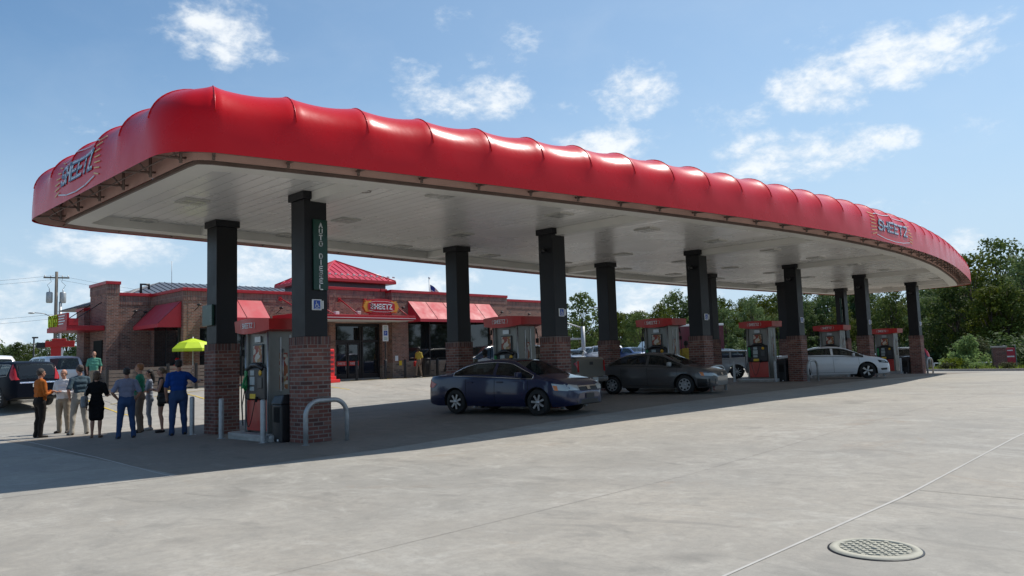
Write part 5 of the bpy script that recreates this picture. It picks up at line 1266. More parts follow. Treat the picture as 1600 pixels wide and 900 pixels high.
def person(label, loc, face, H=1.75, sk=FAIR, top=None, bot=None, kind='trousers', sleeves='short', arms=('down', 'down'), hair=((.06, .035, .02), 'short'), shoe=(.02, .015, .012), stance=.13, build=1.0, cap=None, turn=0, bag=None, step=0, lean=0, seated=False):
    s = H/1.75; t = thing('person', label, 'person', loc, face-PI/2)
    B = build
    def P(x, y, z): return Vector((x*s, (y+lean*max(0, z-.9))*s, z*s))
    hipz = .90
    feet = {1: (stance, step), -1: (-stance, -step*.6)}
    sk_ = MB(); ex = MB(); tp = MB(); bt = MB(); sh_ = MB()
    # legs
    for e in (1, -1):
        fx, fy = feet[e]; hip = P(.088*e*B, 0, .89); ank = P(fx*.9, fy-.03, .09); kn = (hip+ank)/2+Vector((0, .035*s, .02)); kn.z = .48*s
        if seated: kn = P(.1*e, .42, .50); ank = P(.11*e, .42, .1)
        calf = kn.lerp(ank, .3)+Vector((0, -.015*s, 0))
        if kind == 'trousers':
            caps(bt, [hip, hip.lerp(kn, .45), kn, calf, kn.lerp(ank, .75), ank+Vector((0, 0, -.035*s))], [.098*s*B, .085*s*B, .066*s*B, .066*s*B, .060*s, .064*s])
        elif kind == 'slim':
            caps(bt, [hip, hip.lerp(kn, .45), kn, calf, kn.lerp(ank, .8)], [.088*s*B, .076*s*B, .056*s, .054*s, .042*s]); caps(sk_, [kn.lerp(ank, .7), ank], [.036*s, .032*s])
        else:
            caps(sk_, [hip, hip.lerp(kn, .5), kn, calf, kn.lerp(ank, .8), ank], [.082*s*B, .07*s*B, .052*s, .054*s, .036*s, .034*s])
            if kind == 'shorts': caps(bt, [hip, hip.lerp(kn, .35)], [.1*s*B, .092*s*B])
        tdir = Vector((.18*e, 1, 0)).normalized(); hl = ank+Vector((0, -.035*s, -.045*s))
        caps(sh_, [Vector((hl.x, hl.y, .04*s)), Vector((hl.x, hl.y, .04*s))+tdir*.09*s, Vector((hl.x, hl.y, .03*s))+tdir*.19*s], [.038*s, .042*s, .034*s])
        caps(sk_ if kind in ('dress', 'shorts') else sh_, [ank, ank+Vector((0, 0, -.05*s))], [.035*s, .036*s])
    if kind in ('trousers', 'slim', 'shorts'): caps(bt, [P(-.05*B, 0, .93), P(.05*B, 0, .93)], [.115*s*B]*2); caps(bt, [P(-.06, -.03, .88), P(.06, -.03, .88)], [.1*s*B]*2); caps(bt, [P(-.06*B, 0, 1.0), P(.06*B, 0, 1.0)], [.1*s*B]*2)
    if kind == 'dress':
        for z, w, r in ((.54, .09, .095), (.64, .09, .10), (.75, .09, .11), (.88, .08, .12), (1.0, .055, .108)): caps(bt, [P(-w, 0, z), P(w, 0, z)], [r*s*B]*2)
        for e in (1, -1): caps(bt, [P(.085*e, 0, .53), P(.08*e, 0, .9)], [.095*s, .11*s])
    # torso
    torso = [(.98, .058, .103), (1.08, .05, .10), (1.20, .068, .104), (1.32, .088, .100), (1.40, .10, .074)]
    if B > 1.05: torso = [(.97, .055, .118), (1.07, .052, .125), (1.20, .068, .122), (1.32, .09, .108), (1.40, .105, .076)]
    for z, w, r in torso: caps(tp, [P(-w*B, (.012 if B > 1.05 and z < 1.25 else 0), z), P(w*B, (.012 if B > 1.05 and z < 1.25 else 0), z)], [r*s*(.5+.5*B)*.95]*2)
    caps(tp, [P(-.02, 0, 1.40), P(.02, 0, 1.43)], [.078*s]*2)
    caps(tp, [P(-.05, -.01, 1.44), P(.05, -.01, 1.44)], [.055*s]*2)
    # arms
    SHO = {1: P(.172*B, 0, 1.385), -1: P(-.172*B, 0, 1.385)}
    pre = {'down': ((.26, -.03, 1.10), (.25, .04, .86)), 'hip': ((.31, -.12, 1.13), (.20, .0, .98)), 'front': ((.25, .02, 1.10), (.08, .25, 1.14)), 'crossed': ((.25, .08, 1.12), (-.10, .20, 1.16)),
           'pocket': ((.29, -.08, 1.12), (.21, .05, .93)), 'bent': ((.26, 0, 1.10), (.24, .27, 1.12)), 'raised': ((.37, .06, 1.22), (.50, .26, 1.24)), 'wave': ((.33, .1, 1.2), (.38, .34, 1.25)), 'back': ((.24, -.16, 1.12), (.2, -.22, .9))}
    for e, a in ((1, arms[1]), (-1, arms[0])):
        el, wr = pre[a]; el = P(el[0]*e*(.6+.4*B), el[1], el[2]); wr = P(wr[0]*e, wr[1]+(.04 if e < 0 and a == 'crossed' else 0), wr[2]); S0 = SHO[e]
        caps(sk_, [S0, S0.lerp(el, .5), el, el.lerp(wr, .35), wr], [.050*s, .046*s, .038*s, .040*s, .027*s])
        if sleeves == 'short': caps(tp, [S0, S0.lerp(el, .45), S0.lerp(el, .82)], [.070*s*(.5+.5*B), .062*s, .063*s])
        elif sleeves == 'long': caps(tp, [S0, S0.lerp(el, .5), el, el.lerp(wr, .5), el.lerp(wr, .92)], [.068*s*(.5+.5*B), .058*s, .052*s, .048*s, .042*s])
        elif sleeves == 'none': caps(tp, [S0.lerp(P(0, 0, 1.38), .25)], [.045*s]) if False else None
        # hand: palm, four fingers, thumb
        d = (wr-el).normalized(); side = d.cross(Vector((0, 0, 1))); side = side.normalized() if side.length > .1 else Vector((0, 1, 0)).cross(d).normalized()
        if abs(d.z) > .7: side = Vector((0, 1, 0))*1.0
        nrm_ = d.cross(side).normalized(); pc = wr+d*.05*s
        caps(ex, [wr+d*.01*s, pc], [.024*s, .030*s]); 
        for q in range(-1, 2): caps(ex, [wr+d*.02*s+side*q*.016*s, wr+d*.085*s+side*q*.020*s], [.014*s, .013*s])
        for q, ln in ((-1.5, .060), (-.5, .072), (.5, .075), (1.5, .066)):
            b0 = wr+d*.085*s+side*q*.017*s; b1 = b0+(d+nrm_*.25)*ln*.5*s; b2 = b1+(d*.7+nrm_*.7)*ln*.5*s; ex.tube([b0, b1, b2], [.0088*s, .0082*s, .0068*s], 6)
        b0 = wr+d*.03*s+side*.024*s; ex.tube([b0, b0+(d*.6+side*.8)*.035*s, b0+(d*.95+side*.6)*.062*s], [.011*s, .010*s, .008*s], 6)
    # neck and head
    hc = P(0, .015, 1.635); Rt = Matrix.Translation(hc) @ Matrix.Rotation(turn, 4, 'Z')
    def hp(x, y, z): return Rt @ Vector((x*s, y*s, z*s))
    caps(sk_, [P(0, -.01, 1.40), P(0, 0, 1.55)], [.058*s, .052*s])
    hm = MB(); hm.ball((0, -.008, .025), 1, 14, sq=(.076, .094, .092)); hm.ball((0, .02, -.045), 1, 12, sq=(.058, .068, .070)); hm.ball((0, .048, -.088), 1, 8, sq=(.026, .024, .02))
    hm.ball((0, .088, .018), 1, 8, sq=(.045, .012, .012)); hm.tube([(0, .088, .012), (0, .106, -.022), (0, .098, -.034)], [.008, .013, .014], 8); hm.ball((0, .080, -.060), 1, 8, sq=(.024, .012, .009))
    for e in (1, -1): hm.ball((.078*e, -.005, -.012), 1, 8, sq=(.010, .018, .030)); hm.ball((.034*e, .070, -.03), 1, 8, sq=(.022, .02, .02))
    hm.xf(Rt @ Matrix.Scale(s, 4)); sk_.add(hm.v, hm.f)
    body = remesh(sk_, 'body', sk, t, .011*s, smooth=2, extra=ex)
    fm = MB()
    for e in (1, -1): fm.ball(hp(.031*e, .083, .0), .010*s, 8, sq=(1.3, .6, .7)); fm.tube([hp(.018*e, .094, .022), hp(.048*e, .084, .022)], .004*s, 5)
    fm.tube([hp(-.02, .092, -.060), hp(0, .096, -.062), hp(.02, .092, -.060)], .0045*s, 5); fm.build('eyes_and_mouth', mat('facial_dark', (.05, .02, .018), .5), body)
    if kind == 'dress' and top is bot:
        tp.add(bt.v, bt.f); remesh(tp, 'dress', top, t, .015*s, .006)
    else:
        remesh(tp, 'shirt', top, t, .014*s, .022, dscale=.11); remesh(bt, 'trousers' if kind in ('trousers', 'slim') else 'shorts' if kind == 'shorts' else 'skirt', bot, t, .014*s, .020, dscale=.12)
    remesh(sh_, 'shoes', mat('shoe_%02x' % int(sum(shoe)*255), shoe, .5), t, .012*s)
    if sleeves == 'none': pass
    (hcol, hst) = hair; hmat = worn('hair_%d' % int(hcol[0]*1000+hcol[1]*10), hcol, .6, .35, 30, bump=.5); hb = MB()
    if hst != 'bald':
        hb.ball((0, -.018, .040), 1, 12, sq=(.083, .098, .088)); hb.ball((0, -.05, -.0), 1, 10, sq=(.076, .062, .07))
        for e in (1, -1): hb.ball((.066*e, -.015, .0), 1, 8, sq=(.018, .045, .045))
        if hst == 'bob': hb.ball((0, -.045, -.035), 1, 10, sq=(.092, .07, .095)); hb.ball((0, -.01, .03), 1, 10, sq=(.096, .1, .09))
        if hst == 'long': hb.tube([(0, -.06, .02), (.01, -.095, -.1), (.02, -.10, -.24), (.03, -.09, -.32)], [.07, .075, .07, .04], 10)
        if hst == 'tail': hb.tube([(0, -.09, .03), (0, -.14, .02), (0, -.15, -.08), (0, -.13, -.15)], [.03, .038, .032, .012], 8)
        hb.xf(Rt @ Matrix.Scale(s, 4))
        if hst == 'receding': 
            hb = MB(); hb.ball((0, -.052, .0), 1, 10, sq=(.078, .058, .072))
            for e in (1, -1): hb.ball((.07*e, -.02, .0), 1, 8, sq=(.014, .045, .03))
            hb.xf(Rt @ Matrix.Scale(s, 4))
        remesh(hb, 'hair', hmat, t, .011*s, .010, 1, dscale=.03)
    if cap:
        cb = MB(); cb.ball((0, -.005, .050), 1, 12, sq=(.088, .104, .075)); cb.ball((0, .105, .035), 1, 10, sq=(.062, .07, .008)); cb.xf(Rt @ Matrix.Scale(s, 4)); remesh(cb, 'cap', cloth('cap_'+cap[0], cap[1]), t, .009*s)
    if bag:
        bc, bx_, side_, bz = bag; bb = MB(); bb.rbox(-.06, .06, -.17, .17, -.14, .14, .04); bb.xf(Matrix.Translation(P(side_*(.27+bx_), -.08, bz))); remesh(bb, 'bag', bc, t, .015, .02)
        MB().tube([P(side_*(.27+bx_), -.08, bz+.12), P(side_*.25, -.09, 1.25), P(side_*.15, -.02, 1.475), P(side_*.2, .09, 1.3), P(side_*(.27+bx_), .04, bz+.12)], .010, 6).build('bag_strap', bc, t)
    return t
R_ = math.radians
ORANGE = cloth('orange_shirt', (.42, .115, .02)); DTR = cloth('dark_brown_trousers', (.022, .018, .016)); WSH = cloth('white_shirt', (.62, .61, .62)); KHAKI = cloth('khaki', (.30, .25, .19)); TEAL = cloth('slate_blue_shirt', (.07, .11, .14)); STONE = cloth('stone_trousers', (.42, .38, .32))
BDR = cloth('black_dress', (.008, .008, .009)); PLAID = cloth('pale_blue_shirt', (.22, .235, .33)); JEAN = cloth('blue_jeans', (.035, .07, .16)); GPOLO = cloth('green_polo', (.03, .22, .13)); GREYW = cloth('light_grey', (.26, .28, .33)); OLIVE = cloth('dark_olive', (.035, .036, .032)); BLUEPO = cloth('royal_blue_polo', (.01, .055, .26)); GPOLO2 = cloth('sea_green_polo', (.10, .30, .22)); YELS = cloth('yellow_shirt', (.45, .33, .06)); TANT = cloth('tan_trousers', (.22, .16, .12))
def at2(px, py_x, py_y): return (py_x, py_y, g(py_x, py_y)+.008)
person('man in an orange long-sleeved shirt and dark trousers, leftmost of the group', at2(60, 5.80, 22.4), R_(8), 1.73, FAIR, ORANGE, DTR, sleeves='long', arms=('crossed', 'front'), hair=((.07, .05, .04), 'short'), build=1.12)
person('man in a white shirt and khaki trousers facing the camera beside the orange-shirted man', at2(97, 6.62, 23.4), R_(225), 1.70, FAIR, WSH, KHAKI, sleeves='long', arms=('front', 'front'), hair=((.10, .07, .05), 'receding'), shoe=(.03, .018, .01), build=1.1)
person('man in a slate blue shirt and pale trousers with his back turned', at2(118, 6.68, 22.3), R_(96), 1.80, FAIR, TEAL, STONE, sleeves='short', arms=('pocket', 'front'), hair=((.07, .035, .018), 'short'), shoe=(.05, .03, .018), stance=.2, turn=R_(10), build=1.05)
GBAG = worn('grey_bag', (.22, .23, .24), .6, .15, 5)
person('woman in a black dress seen from behind, grey shoulder bag at her left', at2(145, 6.60, 20.75), R_(62), 1.62, MID, BDR, BDR, kind='dress', sleeves='short', arms=('down', 'bent'), hair=((.11, .065, .035), 'bob'), shoe=(.2, .12, .08), stance=.1, build=.98, bag=(GBAG, .0, -1, .96))
person('man in a pale blue short-sleeved shirt and blue jeans, back turned, hands at his hips', at2(197, 6.98, 19.85), R_(75), 1.68, MID, PLAID, JEAN, sleeves='short', arms=('hip', 'pocket'), hair=((.025, .02, .018), 'short'), stance=.19, build=1.12)
person('man in a green polo shirt with reddish hair behind the pale-blue-shirted man', at2(222, 7.80, 21.25), R_(150), 1.79, FAIR, GPOLO, TANT, sleeves='short', arms=('bent', 'down'), hair=((.35, .14, .05), 'short'), build=1.1)
person('woman in light grey top and leggings with long dark hair, second woman from the right', at2(236, 8.22, 21.7), R_(168), 1.62, FAIR, GREYW, GREYW, kind='slim', sleeves='short', arms=('crossed', 'crossed'), hair=((.015, .010, .008), 'long'), shoe=(.35, .33, .32), stance=.08, build=.88)
person('woman in a dark olive sleeveless outfit with arms crossed and a dark bag', at2(251, 8.12, 20.65), R_(160), 1.67, FAIR, OLIVE, OLIVE, kind='shorts', sleeves='none', arms=('crossed', 'crossed'), hair=((.18, .12, .07), 'tail'), shoe=(.02, .015, .015), stance=.1, build=.98, bag=(BLACK, .0, -1, .92))
person('man in a royal blue polo shirt, black cap and jeans leaning towards the far column', at2(287, 8.02, 19.35), R_(72), 1.84, MID, BLUEPO, JEAN, sleeves='short', arms=('down', 'raised'), hair=((.03, .02, .018), 'short'), stance=.16, build=1.15, cap=('black', (.01, .01, .012)), step=.08)
x, y = at_px(149, Y=36.6); person('man in a sea green polo shirt with sunglasses standing at the shop\'s left corner', (x, y, g(x, y)), R_(250), 1.76, FAIR, GPOLO2, KHAKI, arms=('down', 'down'), hair=((.2, .15, .1), 'receding'), build=1.12)
x, y = at_px(278, Y=34.6); person('person in a red cap by the green umbrella behind the patio fence', (x, y, g(x, y)-.25), R_(200), 1.62, FAIR, cloth('red_shirt', (.4, .02, .02)), DTR, arms=('front', 'front'), cap=('red', (.5, .015, .02)))
person('dark-haired man in a white shirt at the second pump, behind the blue sedan', (16.1, 16.85, g(16.1, 16.85)), R_(20), 1.74, DEEP, WSH, DTR, arms=('bent', 'front'), hair=((.008, .007, .007), 'short'))
person('man in a yellow shirt beside the third pump, seen past the brown grey sedan', (26.75, 16.5, g(26.75, 16.5)), R_(60), 1.85, DEEP, YELS, DTR, arms=('down', 'bent'), hair=((.01, .008, .008), 'short'), build=1.08)
x, y = at_px(652, Y=32.9); person('woman in a yellow top walking past the shop window carrying a red bag', (x, y, g(x, y)), R_(185), 1.66, DEEP, YELS, TANT, kind='slim', arms=('down', 'bent'), hair=((.01, .008, .008), 'bob'), stance=.05, step=.22, bag=(cloth('red_bag', (.4, .03, .03)), .03, 1, .8))
x, y = at_px(827, depth=28.5); person('man in a pale blue shirt behind the second pump, near the blue pickup', (x, y, g(x, y)), R_(150), 1.70, FAIR, PLAID, DTR, arms=('down', 'bent'), hair=((.15, .1, .06), 'short'), build=1.05)
# ------------------------------------------------------------------ vegetation
def leafmat(name, c1, c2, tr=.35):
    m = mat(name, c1, .7, spec=.18); t = NT(m); c = t.n('ShaderNodeTexCoord').outputs['Object']; oi = t.n('ShaderNodeObjectInfo').outputs['Random']
    a = t.noise(c, 1.1, 3, .6); b = t.noise(c, 9, 2, .5); col = t.mix(t.rng(a, .35, .65, 0, 1), c1, c2); col = t.mix(t.rng(b, .35, .7, 0, .5), col, tuple(x*.55 for x in c1))
    hs = t.n('ShaderNodeHueSaturation'); t.l(col, hs.inputs['Color']); t.l(t.rng(oi, 0, 1, .475, .52), hs.inputs['Hue']); t.l(t.rng(oi, 0, 1, 1.1, .75), hs.inputs['Saturation']); t.l(t.rng(oi, 0, 1, .72, 1.3), hs.inputs['Value'])
    t.l(hs.outputs[0], t.b.inputs['Base Color']); tl = t.n('ShaderNodeBsdfTranslucent'); t.l(hs.outputs[0], tl.inputs[0]); mx = t.n('ShaderNodeMixShader'); mx.inputs[0].default_value = tr
    t.l(t.b.outputs[0], mx.inputs[1]); t.l(tl.outputs[0], mx.inputs[2]); t.l(mx.outputs[0], t.t.nodes['Material Output'].inputs[0]); return m
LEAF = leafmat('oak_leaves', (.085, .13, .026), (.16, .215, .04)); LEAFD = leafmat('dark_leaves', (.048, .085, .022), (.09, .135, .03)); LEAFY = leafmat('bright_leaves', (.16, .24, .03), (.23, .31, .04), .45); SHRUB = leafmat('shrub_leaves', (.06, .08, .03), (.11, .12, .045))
BARK = worn('bark', (.10, .075, .055), .95, .3, 5, bump=.8)
def leaves(mb, c, r, n, sz, rnd, sq=.8, shell=.55):
    for _ in range(n):
        d = Vector((rnd.gauss(0, 1), rnd.gauss(0, 1), rnd.gauss(0, 1))).normalized(); q = shell+(1-shell)*rnd.random()**.7
        q *= rnd.uniform(.85, 1.12); p = Vector(c)+Vector((d.x*r*q, d.y*r*q, d.z*r*sq*q))
        nn = (d+Vector((rnd.gauss(0, .55), rnd.gauss(0, .55), rnd.gauss(0.3, .55)))).normalized(); a = nn.orthogonal().normalized(); b = nn.cross(a); an = rnd.uniform(0, 6.28); a, b = a*math.cos(an)+b*math.sin(an), b*math.cos(an)-a*math.sin(an)
        s1 = sz*rnd.uniform(.6, 1.3); s2 = s1*rnd.uniform(.5, .8); o = len(mb.v)
        mb.v += [tuple(p-a*s1), tuple(p+b*s2-a*s1*.1+nn*s1*.15), tuple(p+a*s1), tuple(p-b*s2+a*s1*.1+nn*s1*.1)]; mb.f.append((o, o+1, o+2, o+3)); mb.m.append(0); mb.sm.append(False)
def tree_proto(seed, H, Wd, m, nl=5200, sz=.17, low=.12, airy=0):
    rnd = random.Random(seed); t = empty('deciduous_tree'); tr = MB(); cr = MB(); tips = []
    top_ = Vector((rnd.uniform(-.4, .4), rnd.uniform(-.4, .4), H*.72)); tr.tube([(0, 0, -.3), (0, 0, H*.15), tuple(top_*.5), tuple(top_)], [H*.026, H*.02, H*.014, H*.004], 8)
    N_ = 18
    for k in range(N_):
        u = k/(N_-1); zc = H*(low+(.93-low)*u); env = Wd*(math.sin(PI*min(1, .18+.80*u)**.9)**.65); an = k*2.4+rnd.uniform(-.5, .5); rr = env*rnd.uniform(.35, .75); c = Vector((rr*math.cos(an), rr*math.sin(an), zc)); r = Wd*rnd.uniform(.30, .50)*(1-.35*u)
        b0 = top_*min(1, max(.12, (zc/H-.1)))*.9; tr.tube([tuple(b0), tuple(b0.lerp(c, .5)+Vector((0, 0, -.2))), tuple(c)], [H*.009, H*.006, H*.002], 5); tips.append((c, r))
    tot = sum(r*r for _, r in tips)
    for c, r in tips: leaves(cr, c, r, int(nl*r*r/tot), sz, rnd, .78, .5 if not airy else .2)
    for _ in range(14 if not airy else 30):
        u = rnd.random(); an = rnd.uniform(0, 6.28); env = Wd*(math.sin(PI*min(1, .18+.80*u)**.9)**.65); c = Vector((env*1.02*math.cos(an), env*1.02*math.sin(an), H*(low+(.97-low)*u))); leaves(cr, c, Wd*.14, 34, sz*.85, rnd, .8, .2)
    tr.build('trunk', BARK, t); cr.build('crown', m, t); return t
def meshes_of(o): return [c.data for c in o.children]
protos = [tree_proto(1, 11.5, 4.0, LEAF), tree_proto(2, 10.5, 3.6, LEAFD), tree_proto(3, 12.5, 4.2, LEAF, low=.08), tree_proto(4, 9.5, 3.6, LEAFD, low=.06), tree_proto(5, 8.0, 2.6, LEAF, 2200, .15, .2, 1)]
used = set()
def plant(k, x, y, s, label, group, rz=0, sz_=1):
    p = protos[k]
    if k not in used: used.add(k); o = p
    else: o = dup(p)
    o.location = (x, y, g(x, y)-.1); o.rotation_euler = (0, 0, rz); o.scale = (s, s, s*sz_); tag(o, label, 'tree', group); return o
def wood_label(px, row, k):
    sec = 'between the second near and third far columns' if px < 960 else 'around the third pump' if px < 1090 else 'between the third and fourth near columns' if px < 1230 else 'between the fourth and fifth near columns' if px < 1345 else 'between the last two near columns' if px < 1430 else 'above the yellow-green young tree' if px < 1535 else 'at the right edge'
    return f"{'dark' if k in (1, 3) else 'lighter'} green tree in the wood's {('front', 'middle', 'rear')[row]} row, {sec}"
rnd = random.Random(11)
FG = 'trees of the wood beyond the forecourt'
lab_f = 'broad-leaved tree in the green wood that closes the view behind the canopy'
def py_top(px):        # height of the tree line above the ground by direction
    return 0
for row, (dd, sc) in enumerate(((0, .82), (7, .98), (15, 1.08))):
    px = 862+row*9
    while px < 1700:
        dep = {0: 96, 1: 104, 2: 112}[row]+12*math.sin(px*.011)+(28 if px < 1000 else 28*(1140-px)/140 if px < 1140 else 0)-(13 if px > 1500 else 0)
        c = at_px(px, depth=dep)
        hs = .80 if px < 1020 else .92 if px < 1480 else .98
        if 865 < px < 945 and row > 0: hs *= .8
        K_ = rnd.choice([0, 1, 2, 3, 0, 2]); plant(K_, c.x+rnd.uniform(-1, 1), c.y+rnd.uniform(-1, 1), sc*hs*rnd.uniform(.86, 1.14)*.95, wood_label(px, row, K_), FG, rnd.uniform(0, 6.28), rnd.uniform(.92, 1.08))
        px += rnd.uniform(27, 38)*(96/dep)
plant(4, *at_px(910, depth=110), 1.45, 'thin airy tree rising above the wood right of the second near column', None, 1)
c = at_px(998, depth=88); o = plant(0, c.x, c.y, .62, 'small yellow-green tree at the edge of the wood behind the third pump', None, 2)
# tall bramble and saplings in the shade under the wood's edge
ub = MB(); ru = random.Random(5)
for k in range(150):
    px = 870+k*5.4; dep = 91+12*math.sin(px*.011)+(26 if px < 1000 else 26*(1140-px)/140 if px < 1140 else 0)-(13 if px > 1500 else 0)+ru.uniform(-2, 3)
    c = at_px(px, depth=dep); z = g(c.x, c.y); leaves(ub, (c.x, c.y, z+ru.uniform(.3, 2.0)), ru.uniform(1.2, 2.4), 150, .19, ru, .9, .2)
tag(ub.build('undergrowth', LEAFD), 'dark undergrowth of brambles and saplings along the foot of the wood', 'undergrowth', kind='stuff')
# left background trees
lt = [(-14, 78, .62, 1), (12, 84, .5, 0), (30, 74, .60, 3), (47, 82, .52, 0), (62, 100, .66, 1), (80, 88, .55, 2), (104, 92, .82, 0), (118, 80, .55, 3), (-30, 110, .9, 2), (20, 120, .75, 1), (135, 110, .6, 2)]
names_ = ['far left', 'second from the left', 'third from the left', 'left of the thin lamp post', 'right of the thin lamp post', 'behind the utility pole', 'tallest, right of the utility pole', 'beside the shop corner', 'far back at the left edge', 'far back behind the white pickup', 'hidden mostly by the shop corner']
for (px, dep, s_, k), nm in zip(lt, names_):
    c = at_px(px, depth=dep); plant(k, c.x, c.y, s_*.72, f'small tree on the left skyline, {nm}', 'trees on the left skyline', px)
# unseen trees behind the viewer, added to darken reflections in windows and cars
for k in range(26):
    x = -40+k*7+rnd.uniform(-1.5, 1.5); plant(rnd.choice([0, 1, 2, 3]), x, -42+rnd.uniform(-3, 3), rnd.uniform(.9, 1.2), 'unseen tree behind the viewer, added to darken reflections', 'added trees behind the viewer', rnd.uniform(0, 6))
for k in range(12):  # more trees out of view, added so the navy SUV mirrors less sky
    c = at_px(-60-k*75, depth=70+5*(k % 3)); plant(rnd.choice([0, 1, 2, 3]), c.x, c.y, rnd.uniform(.7, 1.0), 'tree out of view at the left, added to darken reflections', 'added trees left of the view', k)
# bright bush and landscaping on the right
def shrub(name, label, loc, r, h, m, n, sz, seed, group=None, cat='shrub'):
    rn = random.Random(seed); t = thing(name, label, cat, loc, 0, group); cr = MB(); st = MB()
    for k in range(7):
        an = k*2.4; rr = r*.45*rn.random()**.5 if k else 0; c = Vector((rr*math.cos(an), rr*math.sin(an), h*(.35+.4*rn.random() if k else .6))); leaves(cr, c, r*.62, n//7, sz, rn, h/r*.55, .45); st.tube([(0, 0, -.05), tuple(c)], [.025, .008], 5)
    cr.build('foliage', m, t); st.build('stems', BARK, t); return t
c = at_px(1502, depth=58.5); t = thing('young_tree', 'bright yellow-green young tree on the bed right of the canopy', 'tree', (c.x, c.y, g(c.x, c.y)+.1)); cr = MB(); rn = random.Random(77); st = MB()
for k in range(46):
    u = rn.random()**1.3; z = .15+2.3*u; rr = (1.9*(1-u)**.8+.12)*rn.uniform(.15, 1); an = rn.uniform(0, 6.28); cc = Vector((rr*math.cos(an), rr*math.sin(an), z)); leaves(cr, cc, .42*(1-.3*u), 80, .085, rn, 1.1, .2); st.tube([(0, 0, 0), tuple(cc*.5), tuple(cc)], [.012, .008, .003], 4)
cr.build('crown', LEAFY, t); st.build('trunk', BARK, t)
c = at_px(1478, depth=57.5); shrub('bush', 'low bright bush at the left foot of the yellow-green young tree', (c.x, c.y, g(c.x, c.y)+.1), .9, .9, LEAFY, 600, .08, 3, cat='bush')
c = at_px(1522, depth=61); shrub('bush', 'loose grey-green bush right behind the yellow-green young tree', (c.x, c.y, g(c.x, c.y)+.1), .8, 2.5, SHRUB, 800, .08, 4, cat='bush')
rr_ = random.Random(9); bed = []
def kpt(s):
    L_ = 0
    for (a, b), (c_, d) in zip(KERB, KERB[1:]):
        l = math.hypot(c_-a, d-b)
        if s < L_+l: return a+(c_-a)*(s-L_)/l, b+(d-b)*(s-L_)/l
        L_ += l
sh = ['first from the right edge', 'second from the right edge', 'third from the right', 'right beside the brick pillar', 'left beside the brick pillar', 'under the young tree', 'left of the young tree', 'nearest to the last column', 'left of the last hoop guard', 'second left of the last hoop guard', 'third left of the last hoop guard', 'behind the farthest pump', 'behind the white sedan', 'far along the bed']
for k in range(14):
    q = kpt(40+k*2.45); shrub('low_shrub', f'low rounded shrub on the kerbside bed, {sh[k]}', (q[0]+1.3+rr_.uniform(-.2, .3), q[1], g(q[0]+1.3, q[1])+.12), .62, .5, SHRUB if k % 3 else LEAFY, 420, .055, k+20, 'low shrubs on the kerbside bed')
# grass tufts along the bed
gt = MB(); rn = random.Random(4)
for k in range(2600):
    s_ = rn.uniform(34, 84); q = kpt(s_); x, y = q[0]+rn.uniform(.5, 9), q[1]+rn.uniform(-.5, .5); z = g(x, y)+.1; h = rn.uniform(.12, .34); a = rn.uniform(0, 6.28); w = .05
    gt.add([(x-w*math.cos(a), y-w*math.sin(a), z), (x+w*math.cos(a), y+w*math.sin(a), z), (x+rn.uniform(-.1, .1), y+rn.uniform(-.1, .1), z+h)], [(0, 1, 2)])
tag(gt.build('grass_tufts', LEAFY), 'tufts of yellow-green grass along the kerbside bed', 'grass', kind='stuff')

# ------------------------------------------------------------------ background furniture
c = at_px(1552, depth=57); t = thing('brick_pillar', 'square brick pillar on the bed near the right edge', 'pillar', (c.x, c.y, g(c.x, c.y)), R_(20)); MB().box(-.42, .42, -.42, .42, -.1, 1.62).build('shaft', BRICK, t); bevel(MB().box(-.47, .47, -.47, .47, 1.62, 1.74).build('cap', CONC2, t), .02)
c = at_px(1568.5, depth=58); t = thing('red_notice_board', 'red notice board on a grey-green frame beside the brick pillar', 'notice board', (c.x, c.y, g(c.x, c.y)), R_(-50))
bevel(MB().box(-.36, .36, -.05, .05, .45, 1.62).build('board', mat('board_red', (.42, .02, .04), .5), t), .01)
s = MB(); s.tube([(-.42, 0, 0), (-.42, 0, 1.8), (.42, 0, 1.8), (.42, 0, 0)], .045, 8, smooth=False); s.build('frame', worn('green_grey_frame', (.16, .22, .20), .5, .2, 3), t)
s = MB(); s.box(-.28, .28, -.06, -.052, .92, 1.02); s.box(-.2, .2, -.06, -.052, 1.38, 1.46); s.build('pale_stripe', LETTER, t)
t = thing('guard_rail', 'low white rail along the bed behind the shrubs', 'rail', (*at_px(1545, depth=60), 0)); a = Vector(t.location); 
P = [at_px(1545, depth=60), at_px(1450, depth=64)]; z0 = g(*P[0])+.55; z1 = g(*P[1])+.55
MB().tube([(0, 0, z0), (P[1].x-a.x, P[1].y-a.y, z1)], .045, 8).build('rail', WHITE, t)
for k in range(5): q = P[0].lerp(P[1], k/4); MB().tube([(q.x-a.x, q.y-a.y, g(q.x, q.y)), (q.x-a.x, q.y-a.y, z0+(z1-z0)*k/4)], .035, 6).build('post', WHITE, t)
